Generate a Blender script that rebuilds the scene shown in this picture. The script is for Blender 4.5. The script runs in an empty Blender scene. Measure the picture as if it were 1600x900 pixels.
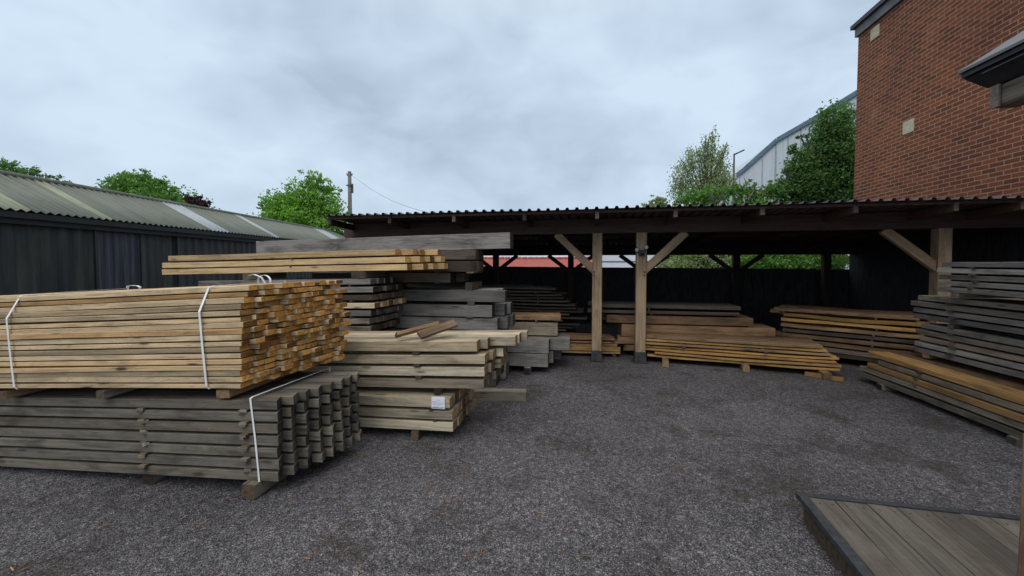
import bpy, math, random
import numpy as np
from mathutils import Matrix, Vector

# ------------------------------------------------------------------ camera
random.seed(7)
RNG = np.random.default_rng(7)
SC = bpy.context.scene
COL = SC.collection
F, PITCH, CY, EYE = 610.0, math.radians(2.0), 431.0, 1.6
cam = bpy.data.cameras.new("camera")
cam.sensor_width = 36.0
cam.lens = F * 36.0 / 1600.0
cam.shift_y = -19.0 / 1600.0
cam.clip_start = 0.05
cam.clip_end = 2000.0
camo = bpy.data.objects.new("camera", cam)
camo.location = (0, 0, EYE)
camo.rotation_euler = (math.radians(90) - PITCH, 0, 0)
COL.objects.link(camo)
SC.camera = camo
SC.render.resolution_x, SC.render.resolution_y = 1024, 576

# ------------------------------------------------------------------ sky, sun, exposure
SUN_EL, SUN_AZ = math.radians(48), math.radians(205)      # az: compass from +Y clockwise; behind the camera, a little left
world = bpy.data.worlds.new("World")
SC.world = world
world.use_nodes = True
wn, wl = world.node_tree.nodes, world.node_tree.links
wn.clear()
wo = wn.new('ShaderNodeOutputWorld'); wb = wn.new('ShaderNodeBackground')
sky = wn.new('ShaderNodeTexSky'); sky.sky_type = 'NISHITA'; sky.sun_disc = False
sky.sun_elevation = SUN_EL; sky.sun_rotation = SUN_AZ
wb.inputs['Strength'].default_value = 0.1
tc = wn.new('ShaderNodeTexCoord')
mp = wn.new('ShaderNodeMapping'); mp.inputs['Scale'].default_value = (1.0, 1.0, 1.7); mp.inputs['Location'].default_value = (3.1, 1.7, .4)
wl.new(tc.outputs['Generated'], mp.inputs['Vector'])
n1 = wn.new('ShaderNodeTexNoise'); n1.inputs['Scale'].default_value = 1.9; n1.inputs['Detail'].default_value = 4; n1.inputs['Roughness'].default_value = .5; n1.inputs['Distortion'].default_value = .35
n2 = wn.new('ShaderNodeTexNoise'); n2.inputs['Scale'].default_value = 5.5; n2.inputs['Detail'].default_value = 3; n2.inputs['Distortion'].default_value = .5
wl.new(mp.outputs['Vector'], n1.inputs['Vector']); wl.new(mp.outputs['Vector'], n2.inputs['Vector'])
ma = wn.new('ShaderNodeMath'); ma.operation = 'MULTIPLY_ADD'; ma.inputs[1].default_value = .30
mb = wn.new('ShaderNodeMath'); mb.operation = 'MULTIPLY'; mb.inputs[1].default_value = .70
wl.new(n1.outputs['Fac'], mb.inputs[0]); wl.new(n2.outputs['Fac'], ma.inputs[0]); wl.new(mb.outputs[0], ma.inputs[2])
cr = wn.new('ShaderNodeValToRGB')
cr.color_ramp.elements[0].position = .37; cr.color_ramp.elements[0].color = (.45, .555, .68, 1)
cr.color_ramp.elements[1].position = .60; cr.color_ramp.elements[1].color = (.68, .82, .97, 1)
e = cr.color_ramp.elements.new(.47); e.color = (.56, .685, .825, 1)
wl.new(ma.outputs[0], cr.inputs['Fac'])
sx = wn.new('ShaderNodeSeparateXYZ'); wl.new(tc.outputs['Generated'], sx.inputs[0])
mr = wn.new('ShaderNodeMapRange'); mr.inputs['From Min'].default_value = .6; mr.inputs['From Max'].default_value = .95
mr.inputs['To Min'].default_value = 10.0; mr.inputs['To Max'].default_value = 21.0; mr.interpolation_type = 'SMOOTHSTEP'
wl.new(sx.outputs['Z'], mr.inputs['Value'])
mz = wn.new('ShaderNodeMapRange'); mz.inputs['From Min'].default_value = .5; mz.inputs['From Max'].default_value = .8; mz.inputs['To Max'].default_value = .85; wl.new(sx.outputs['Z'], mz.inputs['Value'])
zc = wn.new('ShaderNodeMix'); zc.data_type = 'RGBA'; zc.inputs[7].default_value = (.74, .735, .72, 1); wl.new(mz.outputs[0], zc.inputs[0]); wl.new(cr.outputs['Color'], zc.inputs[6])
vm = wn.new('ShaderNodeVectorMath'); vm.operation = 'SCALE'
wl.new(zc.outputs[2], vm.inputs[0]); wl.new(mr.outputs['Result'], vm.inputs['Scale'])
mx = wn.new('ShaderNodeMix'); mx.data_type = 'RGBA'; mx.inputs['Factor'].default_value = .95
wl.new(sky.outputs['Color'], mx.inputs[6]); wl.new(vm.outputs['Vector'], mx.inputs[7])
wl.new(mx.outputs[2], wb.inputs['Color']); wl.new(wb.outputs[0], wo.inputs['Surface'])

sd = bpy.data.lights.new("sun", 'SUN'); sd.energy = 1.1; sd.angle = math.radians(35); sd.color = (1.0, .96, .9)
so = bpy.data.objects.new("sun", sd)
dvec = Vector((math.sin(SUN_AZ) * math.cos(SUN_EL), math.cos(SUN_AZ) * math.cos(SUN_EL), math.sin(SUN_EL)))
so.rotation_euler = dvec.to_track_quat('Z', 'Y').to_euler()
COL.objects.link(so)
vs = SC.view_settings
vs.view_transform = 'Standard'; vs.look = 'None'; vs.exposure = 0.0; vs.gamma = 1.0; vs.use_curve_mapping = False
SC.cycles.max_bounces = 6; SC.cycles.diffuse_bounces = 3; SC.cycles.transparent_max_bounces = 6

# ------------------------------------------------------------------ measuring helpers
def ray(px, py):
    xc, yc = (px - 800) / F, (CY - py) / F
    return Vector((xc, math.cos(PITCH) + yc * math.sin(PITCH), -math.sin(PITCH) + yc * math.cos(PITCH)))
def onz(px, py, z):
    r = ray(px, py); t = (z - EYE) / r.z
    return Vector((r.x * t, r.y * t, z))
def aty(px, py, Y):
    r = ray(px, py); t = Y / r.y
    return Vector((r.x * t, Y, EYE + r.z * t))
def zat(px, py, Y): return aty(px, py, Y).z
def gz(x, y=0):
    s = max(0.0, -(x + 1.2)); s = min(s, 6.0)
    return -0.045 * s * s / (s + .5)

ORD = ['', 'top', 'second', 'third', 'fourth', 'fifth', 'sixth', 'seventh', 'eighth', 'ninth', 'tenth', 'eleventh',
       'twelfth', 'thirteenth', 'fourteenth', 'fifteenth', 'sixteenth', 'seventeenth', 'eighteenth', 'nineteenth', 'twentieth']

def tag(o, label=None, cat=None, group=None, kind=None):
    if label: o['label'] = label
    if cat: o['category'] = cat
    if group: o['group'] = group
    if kind: o['kind'] = kind
    return o
def empty(name, loc=(0, 0, 0), M=None, **k):
    o = bpy.data.objects.new(name, None); COL.objects.link(o)
    o.empty_display_size = .2
    if M is not None: o.matrix_world = M
    else: o.location = loc
    return tag(o, **k)
def link(name, me, mat=None, parent=None, M=None, smooth=False, **k):
    o = bpy.data.objects.new(name, me); COL.objects.link(o)
    if mat is not None and len(me.materials) == 0: me.materials.append(mat)
    if parent is not None: o.parent = parent
    if M is not None: o.matrix_local = M
    if smooth:
        for p in me.polygons: p.use_smooth = True
    return tag(o, **k)

class MB:
    def __init__(s): s.v = []; s.f = []; s.r = []
    def add(s, vs, fs, rnd=None):
        b = len(s.v); s.v += [tuple(v) for v in vs]; s.f += [tuple(b + i for i in f) for f in fs]
        s.r += [random.random() if rnd is None else rnd] * len(vs); return s
    def box(s, a, b, M=None, ch=0.0):
        x0, y0, z0 = a; x1, y1, z1 = b
        vs = [Vector(p) for p in ((x0,y0,z0),(x1,y0,z0),(x1,y1,z0),(x0,y1,z0),(x0,y0,z1),(x1,y0,z1),(x1,y1,z1),(x0,y1,z1))]
        if M is not None: vs = [M @ v for v in vs]
        return s.add(vs, [(0,3,2,1),(4,5,6,7),(0,1,5,4),(1,2,6,5),(2,3,7,6),(3,0,4,7)])
    def bar(s, p, q, w, h, up=(0,0,1), taper=1.0):
        p, q = Vector(p), Vector(q); d = (q - p).normalized(); u = Vector(up)
        sd_ = d.cross(u).normalized(); u = sd_.cross(d).normalized()
        vs = []
        for c, k in ((p, 1.0), (q, taper)):
            for a_, b_ in ((-1,-1),(1,-1),(1,1),(-1,1)): vs.append(c + sd_ * a_ * w * k / 2 + u * b_ * h * k / 2)
        return s.add(vs, [(0,1,2,3),(7,6,5,4),(0,4,5,1),(1,5,6,2),(2,6,7,3),(3,7,4,0)])
    def tube(s, pts, rad, n=8, cap=True):
        pts = [Vector(p) for p in pts]; rad = rad if isinstance(rad, (list, tuple)) else [rad] * len(pts)
        vs = []
        for i, p in enumerate(pts):
            d = (pts[min(i+1, len(pts)-1)] - pts[max(i-1, 0)]).normalized()
            a_ = d.orthogonal().normalized() if abs(d.z) < .9 else Vector((1,0,0)); a_ = (a_ - d * a_.dot(d)).normalized(); b_ = d.cross(a_)
            for k in range(n):
                t = 2 * math.pi * k / n; vs.append(p + (a_ * math.cos(t) + b_ * math.sin(t)) * rad[i])
        fs = [(i*n+k, i*n+(k+1) % n, (i+1)*n+(k+1) % n, (i+1)*n+k) for i in range(len(pts)-1) for k in range(n)]
        if cap: fs += [tuple(range(n-1, -1, -1)), tuple((len(pts)-1)*n+k for k in range(n))]
        return s.add(vs, fs)
    def ribbon(s, pts, wd, w, t):
        pts = [Vector(p) for p in pts]; wd = Vector(wd).normalized()
        vs = []
        for i, p in enumerate(pts):
            d = (pts[min(i+1, len(pts)-1)] - pts[max(i-1, 0)]).normalized(); n_ = d.cross(wd).normalized()
            vs += [p - wd*w/2 - n_*t/2, p + wd*w/2 - n_*t/2, p + wd*w/2 + n_*t/2, p - wd*w/2 + n_*t/2]
        fs = [(i*4+k, i*4+(k+1) % 4, (i+1)*4+(k+1) % 4, (i+1)*4+k) for i in range(len(pts)-1) for k in range(4)]
        m = (len(pts)-1)*4; fs += [(3,2,1,0), (m, m+1, m+2, m+3)]
        return s.add(vs, fs)
    def mesh(s, name='mesh'):
        me = bpy.data.meshes.new(name); me.from_pydata(s.v, [], s.f); me.update()
        a_ = me.attributes.new('rnd', 'FLOAT', 'POINT'); a_.data.foreach_set('value', s.r)
        return me
    def build(s, name, mat, parent=None, M=None, smooth=False, **k):
        return link(name, s.mesh(name), mat, parent, M, smooth, **k)

# ------------------------------------------------------------------ materials
def newmat(name, rough=.8, spec=.3):
    m = bpy.data.materials.new(name); m.use_nodes = True
    nt = m.node_tree; b = nt.nodes['Principled BSDF']
    b.inputs['Roughness'].default_value = rough; b.inputs['Specular IOR Level'].default_value = spec
    return m, nt.nodes, nt.links, b
def N(ns, t, **kw):
    n = ns.new(t)
    for k, v in kw.items():
        if k in n.inputs: n.inputs[k].default_value = v
        else: setattr(n, k, v)
    return n
def rgba(c): return (c[0], c[1], c[2], 1)
def mixc(ns, ls, fac, a, b, blend='MIX'):
    n = ns.new('ShaderNodeMix'); n.data_type = 'RGBA'; n.blend_type = blend
    for i, s_ in ((0, fac), (6, a), (7, b)):
        if isinstance(s_, (int, float)): n.inputs[i].default_value = s_
        elif isinstance(s_, tuple): n.inputs[i].default_value = rgba(s_)
        else: ls.new(s_, n.inputs[i])
    return n.outputs[2]
def ramp(ns, ls, src, stops):
    n = ns.new('ShaderNodeValToRGB'); el = n.color_ramp.elements
    while len(el) < len(stops): el.new(.5)
    for e_, (p, c) in zip(el, stops):
        e_.position = p; e_.color = rgba(c) if isinstance(c, tuple) else (c, c, c, 1)
    ls.new(src, n.inputs[0]); return n.outputs[0]
def math_(ns, ls, op, a, b=None, c=None):
    n = ns.new('ShaderNodeMath'); n.operation = op
    for i, s_ in enumerate((a, b, c)):
        if s_ is None: continue
        if isinstance(s_, (int, float)): n.inputs[i].default_value = s_
        else: ls.new(s_, n.inputs[i])
    return n.outputs[0]
def bump(ns, ls, b, h, strength=.3, dist=.005):
    n = ns.new('ShaderNodeBump'); n.inputs['Strength'].default_value = strength; n.inputs['Distance'].default_value = dist
    ls.new(h, n.inputs['Height']); ls.new(n.outputs[0], b.inputs['Normal'])

def wood(name, cols, end, dark=(.03, .022, .016), stain=.45, rough=.8, ends=None, knot=.6):
    """cols: three board colours picked per board; end: end-grain colour"""
    m, ns, ls, b = newmat(name, rough, .25)
    t = ns.new('ShaderNodeTexCoord'); at_ = ns.new('ShaderNodeAttribute'); at_.attribute_name = 'rnd'; r = at_.outputs['Fac']
    off = ns.new('ShaderNodeVectorMath'); off.operation = 'SCALE'; off.inputs[0].default_value = (37.3, 91.1, 53.7); ls.new(r, off.inputs['Scale'])
    ad = ns.new('ShaderNodeVectorMath'); ad.operation = 'ADD'; ls.new(t.outputs['Object'], ad.inputs[0]); ls.new(off.outputs[0], ad.inputs[1])
    def sc(v):
        mpp = ns.new('ShaderNodeMapping'); mpp.inputs['Scale'].default_value = v; ls.new(ad.outputs[0], mpp.inputs[0]); return mpp.outputs[0]
    gr = N(ns, 'ShaderNodeTexNoise', Scale=1.0, Detail=6.0, Roughness=.62, Distortion=.4); ls.new(sc((2.0, 42, 42)), gr.inputs['Vector'])
    pa = N(ns, 'ShaderNodeTexNoise', Scale=1.0, Detail=5.0, Roughness=.6, Distortion=.6); ls.new(sc((2.2, 7, 7)), pa.inputs['Vector'])
    fi = N(ns, 'ShaderNodeTexNoise', Scale=1.0, Detail=3.0, Roughness=.7); ls.new(sc((55, 9, 160)), fi.inputs['Vector'])
    tone = math_(ns, ls, 'FRACT', math_(ns, ls, 'MULTIPLY', r, 17.31))
    base = ramp(ns, ls, tone, [(0.0, cols[0]), (.5, cols[1]), (1.0, cols[2])])
    val = ramp(ns, ls, math_(ns, ls, 'FRACT', math_(ns, ls, 'MULTIPLY', r, 71.7)), [(0, .62), (1, 1.25)])
    base = mixc(ns, ls, 1.0, base, val, 'MULTIPLY')
    g = ramp(ns, ls, gr.outputs['Fac'], [(.28, .42), (.5, .98), (.75, 1.3)])
    base = mixc(ns, ls, .8, base, g, 'MULTIPLY')
    g2 = ramp(ns, ls, fi.outputs['Fac'], [(.3, .82), (.7, 1.1)])
    base = mixc(ns, ls, .6, base, g2, 'MULTIPLY')
    s_ = ramp(ns, ls, pa.outputs['Fac'], [(.46, 0.0), (.70, 1.0)])
    base = mixc(ns, ls, math_(ns, ls, 'MULTIPLY', s_, stain), base, dark)
    ck = N(ns, 'ShaderNodeTexNoise', Scale=1.0, Detail=2.0, Roughness=.5, Distortion=1.2); ls.new(sc((1.1, 30, 30)), ck.inputs['Vector'])
    cf = ramp(ns, ls, ck.outputs['Fac'], [(.485, 0.0), (.5, 1.0), (.515, 0.0)])
    base = mixc(ns, ls, math_(ns, ls, 'MULTIPLY', cf, .5), base, dark)
    vk = N(ns, 'ShaderNodeTexVoronoi', Scale=1.0); ls.new(sc((2.3, 9, 9)), vk.inputs['Vector'])
    kf = ramp(ns, ls, vk.outputs['Distance'], [(.07, 1.0), (.16, .0)])
    base = mixc(ns, ls, math_(ns, ls, 'MULTIPLY', kf, knot), base, dark)
    # end grain
    wv = N(ns, 'ShaderNodeTexNoise', Scale=1.0, Detail=4.0); ls.new(sc((3, 38, 38)), wv.inputs['Vector'])
    ec = mixc(ns, ls, 1.0, ramp(ns, ls, wv.outputs['Fac'], [(.3, .5), (.55, 1.0), (.8, 1.2)]), end, 'MULTIPLY')
    ev = ramp(ns, ls, math_(ns, ls, 'FRACT', math_(ns, ls, 'MULTIPLY', r, 43.9)), [(0, (.22, .19, .18)), (.3, (.6, .56, .54)), (1, (1.2, 1.2, 1.2))])
    ec = mixc(ns, ls, 1.0, ec, ev, 'MULTIPLY')
    sp = ns.new('ShaderNodeSeparateXYZ'); ls.new(t.outputs['Normal'], sp.inputs[0])
    isend = math_(ns, ls, 'GREATER_THAN', math_(ns, ls, 'ABSOLUTE', sp.outputs['X']), .8)
    fin = mixc(ns, ls, isend, base, ec)
    ls.new(fin, b.inputs['Base Color'])
    bump(ns, ls, b, gr.outputs['Fac'], .5, .004)
    return m

def plain(name, col, rough=.6, var=.25, scale=6.0, metal=0.0, dark=None, bmp=0.0, spec=.4, stretch=(1, 1, 1), hi=None):
    m, ns, ls, b = newmat(name, rough, spec)
    b.inputs['Metallic'].default_value = metal
    t = ns.new('ShaderNodeTexCoord'); mpp = ns.new('ShaderNodeMapping'); mpp.inputs['Scale'].default_value = stretch
    ls.new(t.outputs['Object'], mpp.inputs[0])
    n = N(ns, 'ShaderNodeTexNoise', Scale=scale, Detail=6.0, Roughness=.65); ls.new(mpp.outputs[0], n.inputs['Vector'])
    d = dark if dark else tuple(c * (1 - 2 * var) for c in col); h = hi if hi else tuple(min(1, c * (1 + var)) for c in col)
    ls.new(ramp(ns, ls, n.outputs['Fac'], [(.32, d), (.5, col), (.72, h)]), b.inputs['Base Color'])
    if bmp: bump(ns, ls, b, n.outputs['Fac'], bmp, .01)
    return m

M = {}
M['sawn'] = wood('sawn_pale_oak', [(.44, .33, .20), (.66, .50, .31), (.60, .35, .14)], (.66, .33, .085), stain=.42, knot=.9)
M['sawn_warm'] = wood('sawn_warm_oak', [(.50, .33, .17), (.60, .42, .22), (.56, .36, .17)], (.60, .33, .11), stain=.25)
M['beam_pale'] = wood('oak_beam_pale', rough=.5, cols= [(.42, .36, .26), (.60, .50, .35), (.55, .43, .27)], end=(.46, .28, .13), stain=.45)
M['grey'] = wood('weathered_grey_timber', [(.145, .132, .112), (.25, .21, .155), (.18, .16, .13)], (.085, .075, .06), stain=.75, knot=.7)
M['grey_mid'] = wood('weathered_mid_timber', [(.20, .17, .135), (.32, .255, .185), (.25, .21, .17)], (.15, .115, .08), stain=.6)
M['grey_blue'] = wood('silvered_timber', [(.155, .148, .145), (.30, .275, .25), (.20, .185, .17)], (.12, .10, .085), stain=.65)
M['weath'] = wood('half_weathered_oak', [(.30, .25, .19), (.36, .30, .22), (.26, .23, .19)], (.2, .15, .1), stain=.7)
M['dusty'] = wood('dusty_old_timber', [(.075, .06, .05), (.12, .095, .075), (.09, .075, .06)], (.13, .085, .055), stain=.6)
M['brown'] = wood('brown_oak', [(.23, .14, .08), (.34, .20, .105), (.28, .18, .105)], (.28, .18, .10), stain=.65, knot=.8)  # brown board tones, picked per board
M['orange'] = wood('orange_larch', [(.36, .205, .078), (.54, .30, .09), (.40, .235, .105)], (.42, .24, .10), stain=.5, knot=.8)
M['post'] = wood('oak_post', [(.34, .24, .15), (.37, .265, .165), (.35, .25, .16)], (.3, .2, .13), stain=.5, knot=.3)
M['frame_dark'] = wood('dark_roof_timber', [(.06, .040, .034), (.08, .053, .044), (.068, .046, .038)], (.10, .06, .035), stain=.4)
M['sheet'] = plain('dark_coated_roof_sheet', (.085, .072, .072), .55, .3, 3.0, stretch=(1, .3, 1))
M['black'] = plain('black_plastic', (.02, .02, .022), .4)
M['lens'] = plain('lamp_glass', (.45, .45, .44), .2, .1)
M['steel'] = plain('galvanised_steel', (.085, .083, .085), .5, .3, 12, .6)
M['strap'] = plain('white_strap', (.78, .79, .80), .45, .1)
M['paper'] = plain('label_paper', (.72, .75, .80), .6, .04)
M['ink'] = plain('printed_ink', (.12, .14, .2), .6, .1)

# ------------------------------------------------------------------ ground
def gravel_material():
    m, ns, ls, b = newmat('grey_gravel', .85, .25)
    t = ns.new('ShaderNodeTexCoord')
    wrp = N(ns, 'ShaderNodeTexNoise', Scale=60.0, Detail=2.0); ls.new(t.outputs['Object'], wrp.inputs['Vector'])
    vadd = ns.new('ShaderNodeVectorMath'); vadd.operation = 'MULTIPLY_ADD'; vadd.inputs[1].default_value = (.012, .012, .012)
    ls.new(wrp.outputs['Color'], vadd.inputs[0]); ls.new(t.outputs['Object'], vadd.inputs[2])
    v = N(ns, 'ShaderNodeTexVoronoi', Scale=125.0); ls.new(vadd.outputs[0], v.inputs['Vector'])
    v2 = N(ns, 'ShaderNodeTexVoronoi', Scale=210.0); ls.new(vadd.outputs[0], v2.inputs['Vector'])
    sep = ns.new('ShaderNodeSeparateColor'); ls.new(v.outputs['Color'], sep.inputs[0])
    sep2 = ns.new('ShaderNodeSeparateColor'); ls.new(v2.outputs['Color'], sep2.inputs[0])
    c = ramp(ns, ls, sep.outputs[0], [(0, (.026, .025, .027)), (.45, (.095, .090, .096)), (.8, (.195, .184, .195)), (.97, (.34, .32, .33))])
    c2 = ramp(ns, ls, sep2.outputs[1], [(0, (.024, .022, .023)), (.6, (.10, .092, .098)), (1.0, (.32, .295, .305))])
    c = mixc(ns, ls, .42, c, c2)
    edge = ramp(ns, ls, v.outputs['Distance'], [(.2, 1.0), (.7, .22)])
    c = mixc(ns, ls, .8, c, edge, 'MULTIPLY')
    cl = N(ns, 'ShaderNodeTexNoise', Scale=22.0, Detail=5.0, Roughness=.75); ls.new(t.outputs['Object'], cl.inputs['Vector'])
    c = mixc(ns, ls, 1.0, c, ramp(ns, ls, cl.outputs['Fac'], [(.32, .5), (.5, 1.0), (.68, 1.65)]), 'MULTIPLY')
    big = N(ns, 'ShaderNodeTexNoise', Scale=.55, Detail=5.0, Roughness=.6); ls.new(t.outputs['Object'], big.inputs['Vector'])
    c = mixc(ns, ls, 1.0, c, ramp(ns, ls, big.outputs['Fac'], [(.3, 1.2), (.5, 1.7), (.7, 2.2)]), 'MULTIPLY')
    med = N(ns, 'ShaderNodeTexNoise', Scale=1.7, Detail=7.0, Roughness=.72, Distortion=.3); ls.new(t.outputs['Object'], med.inputs['Vector'])
    f = ramp(ns, ls, med.outputs['Fac'], [(.50, 0.0), (.62, 1.0)])
    c = mixc(ns, ls, f, c, mixc(ns, ls, .6, c, (.046, .031, .022)))
    ls.new(c, b.inputs['Base Color'])
    h = math_(ns, ls, 'ADD', math_(ns, ls, 'MULTIPLY', v.outputs['Distance'], -1.0), math_(ns, ls, 'MULTIPLY', v2.outputs['Distance'], -.5))
    bump(ns, ls, b, h, .9, .012)
    return m
M['gravel'] = gravel_material()
def ground():
    xs = sorted(set([-400, -150, -60, -30, -18, -12] + [round(-9 + .25 * i, 3) for i in range(73)] + [12, 18, 30, 60, 150, 400]))
    ys = sorted(set([-60, -20, -6] + [round(-2 + .25 * i, 3) for i in range(57)] + [16, 24, 40, 80, 200, 700]))
    nrng = random.Random(3)
    v = []
    for y in ys:
        for x in xs:
            z = gz(x) + (.006 * math.sin(x * 2.1 + y * 1.3) + .006 * math.sin(y * 3.1 - x * 1.1) + nrng.uniform(-.003, .003) if abs(x) < 9 and -2 <= y <= 12 else 0)
            v.append((x, y, z))
    n = len(xs)
    f = [(j*n+i, j*n+i+1, (j+1)*n+i+1, (j+1)*n+i) for j in range(len(ys)-1) for i in range(n-1)]
    me = bpy.data.meshes.new('ground'); me.from_pydata(v, [], f); me.update()
    link('ground', me, M['gravel'], smooth=True, kind='structure')
ground()

def stones():
    n = 52000
    # more stones near the camera
    d = 1.7 + 4.3 * RNG.random(n) ** 1.5
    ang = (RNG.random(n) - .5) * 2 * 1.0
    x = d * np.tan(ang) * .95; y = d
    s = RNG.uniform(.0022, .0046, n) * (1 + .5 * (RNG.random(n) > .97))
    base = np.array([(1,0,0),(-1,0,0),(0,1,0),(0,-1,0),(0,0,1),(0,0,-1)], float)
    fc = np.array([(0,2,4),(2,1,4),(1,3,4),(3,0,4),(2,0,5),(1,2,5),(3,1,5),(0,3,5)])
    V = base[None] * s[:, None, None] * RNG.uniform(.6, 1.35, (n, 6, 1))
    V[:, :, 2] *= .62
    a = RNG.random(n) * 6.283; ca, sa = np.cos(a)[:, None], np.sin(a)[:, None]
    X = V[:, :, 0] * ca - V[:, :, 1] * sa; Yv = V[:, :, 0] * sa + V[:, :, 1] * ca
    g = np.array([gz(q) for q in x])
    V = np.stack([X + x[:, None], Yv + y[:, None], V[:, :, 2] + g[:, None] + (s * .25)[:, None] + .003], 2).reshape(-1, 3)
    Fc = (fc[None] + (np.arange(n) * 6)[:, None, None]).reshape(-1, 3)
    me = bpy.data.meshes.new('gravel_stones')
    me.vertices.add(len(V)); me.vertices.foreach_set('co', V.ravel())
    me.loops.add(Fc.size); me.loops.foreach_set('vertex_index', Fc.ravel())
    me.polygons.add(len(Fc)); me.polygons.foreach_set('loop_start', np.arange(0, Fc.size, 3)); me.polygons.foreach_set('loop_total', np.full(len(Fc), 3))
    me.update()
    at_ = me.attributes.new('rnd', 'FLOAT', 'POINT'); at_.data.foreach_set('value', np.repeat(RNG.random(n), 6))
    m, ns, ls, b = newmat('loose_stone', .75, .3)
    t = ns.new('ShaderNodeAttribute'); t.attribute_name = 'rnd'
    ls.new(ramp(ns, ls, t.outputs['Fac'], [(0, (.03, .028, .03)), (.5, (.11, .103, .108)), (.85, (.23, .215, .222)), (.97, (.27, .255, .26)), (1, (.40, .38, .37))]), b.inputs['Base Color'])
    link('gravel', me, m, label='loose grey gravel chippings spread over the yard', cat='gravel', kind='stuff')
stones()

# ------------------------------------------------------------------ timber
def board_mesh(L, W, T, n=5, bow=.004, ch=.003, mb=None, M0=None, rnd=None, esk=0.0):
    own = mb is None
    if own: mb = MB()
    ph = random.uniform(0, 6.28); bw = random.uniform(-bow, bow); bz = random.uniform(-bow, bow)
    vs = []
    sk = random.uniform(-.006, .006)
    for i in range(n + 1):
        x = -L + L * i / n; t = i / n
        dy = bw * math.sin(math.pi * t) + bw * .4 * math.sin(7 * t + ph); dz = bz * .5 * math.sin(math.pi * t) + bz * .35 * math.sin(9 * t + ph)
        w_ = W * (1 + .02 * math.sin(5 * t + ph))
        for (y, z) in ((ch,0),(w_-ch,0),(w_,ch),(w_,T-ch),(w_-ch,T),(ch,T),(0,T-ch),(0,ch)):
            p = Vector((x + ((sk + esk) * (y / W) if i == n else 0), y + dy, z + dz))
            vs.append(M0 @ p if M0 is not None else p)
    fs = [(i*8+k, (i+1)*8+k, (i+1)*8+(k+1) % 8, i*8+(k+1) % 8) for i in range(n) for k in range(8)]
    fs += [tuple(range(8)), tuple(n*8+7-k for k in range(8))]
    mb.add(vs, [tuple(reversed(f)) for f in fs], rnd)
    return mb.mesh('board') if own else mb

def frame(O, yaw, tilt=0.0):
    return Matrix.Translation(O) @ Matrix.Rotation(math.radians(yaw), 4, 'Z') @ Matrix.Rotation(-math.atan(tilt), 4, 'Y')

def stack(desc, group, mat, O, yaw, tilt, L, rows, W, ncol, side=1, ej=.03, skew=0.0, lj=.08, gapc=.006, name='timber_plank',
          cat='timber', noun='plank', spacers=(.35, 1.9), yj=.004, fixed=None, angj=.15, bow=.004, sp_w=.03):
    """rows from the bottom: (thickness, gap above, extra) extra: dict(e=end offset, L=, ncol=, W=, mat=, y=)"""
    FM = frame(O, yaw, tilt)
    z = 0.0; n = len(rows); made = []
    for i, row in enumerate(rows):
        T, gap = row[0], row[1]; ex = row[2] if len(row) > 2 else {}
        Wr = ex.get('W', W); nc = ex.get('ncol', ncol); y = ex.get('y', 0.0)
        es = ex.get('es')
        for j in range(nc):
            e_ = ex.get('e', 0.0) + random.uniform(-ej, ej) + skew * abs(y)
            if es: e_ = es[j % len(es)]
            Lb = ex.get('L', L) + random.uniform(-lj, lj)
            mt = ex.get('mat', mat)
            if 'mats' in ex: mt = ex['mats'][min(j, len(ex['mats']) - 1)]
            if isinstance(mt, (list, tuple)): mt = random.choice(mt)
            tt = T * random.uniform(.95, 1.0)
            me = board_mesh(Lb, Wr, tt, bow=bow)
            yy = y if side > 0 else -y - Wr
            ML = FM @ Matrix.Translation((e_, yy + random.uniform(-yj, yj), z)) @ Matrix.Rotation(math.radians(random.uniform(-angj, angj)), 4, 'Z')
            o = link(name, me, M[mt])
            o.matrix_world = ML
            q = n - i
            lab = f"{'topmost' if q == 1 else ORD[q] + ' from top' if q != n else 'bottom'} {noun}" + ('' if nc == 1 else f", {'front' if j == 0 else ORD[j+1]} row") + f", {desc}"
            if nc > 1 and j == 0: lab = lab.replace(', front row', ' in front')
            tag(o, lab, cat, group)
            made.append(o)
            y += Wr + gapc
        if gap > .007 and spacers and i < n - 1:
            for s_ in spacers:
                if sp_w < .055 and random.random() < .25: continue
                D = nc * (Wr + gapc) + .02
                sb = MB()
                ov = random.uniform(-.005, .02)
                sb.box((-sp_w/2, -ov, 0), (sp_w/2, D - .03, gap - .001))
                o = sb.build('spacer_lath', M[ex.get('smat', 'dusty')])
                xs_ = -s_ + random.uniform(-.03, .03)
                Ms = FM @ Matrix.Translation((xs_, 0 if side > 0 else -(D - .05), z + T))
                o.matrix_world = Ms
                tag(o, f"thin wooden spacer lath between planks, {desc}", 'spacer', 'spacer laths, ' + desc)
        z += T + gap
    return FM, z

def bearer(p, yaw, L, W, T, label, mat='grey_mid', group='timber bearers on the gravel'):
    """block lying along its local x; p = centre of its near end on the ground"""
    me = board_mesh(L, W, T, n=2, bow=.001, ch=.004)
    o = link('bearer_block', me, M[mat])
    o.matrix_world = Matrix.Translation(p) @ Matrix.Rotation(math.radians(yaw), 4, 'Z') @ Matrix.Translation((0, -W/2, 0))
    return tag(o, label, 'block', group)

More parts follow.
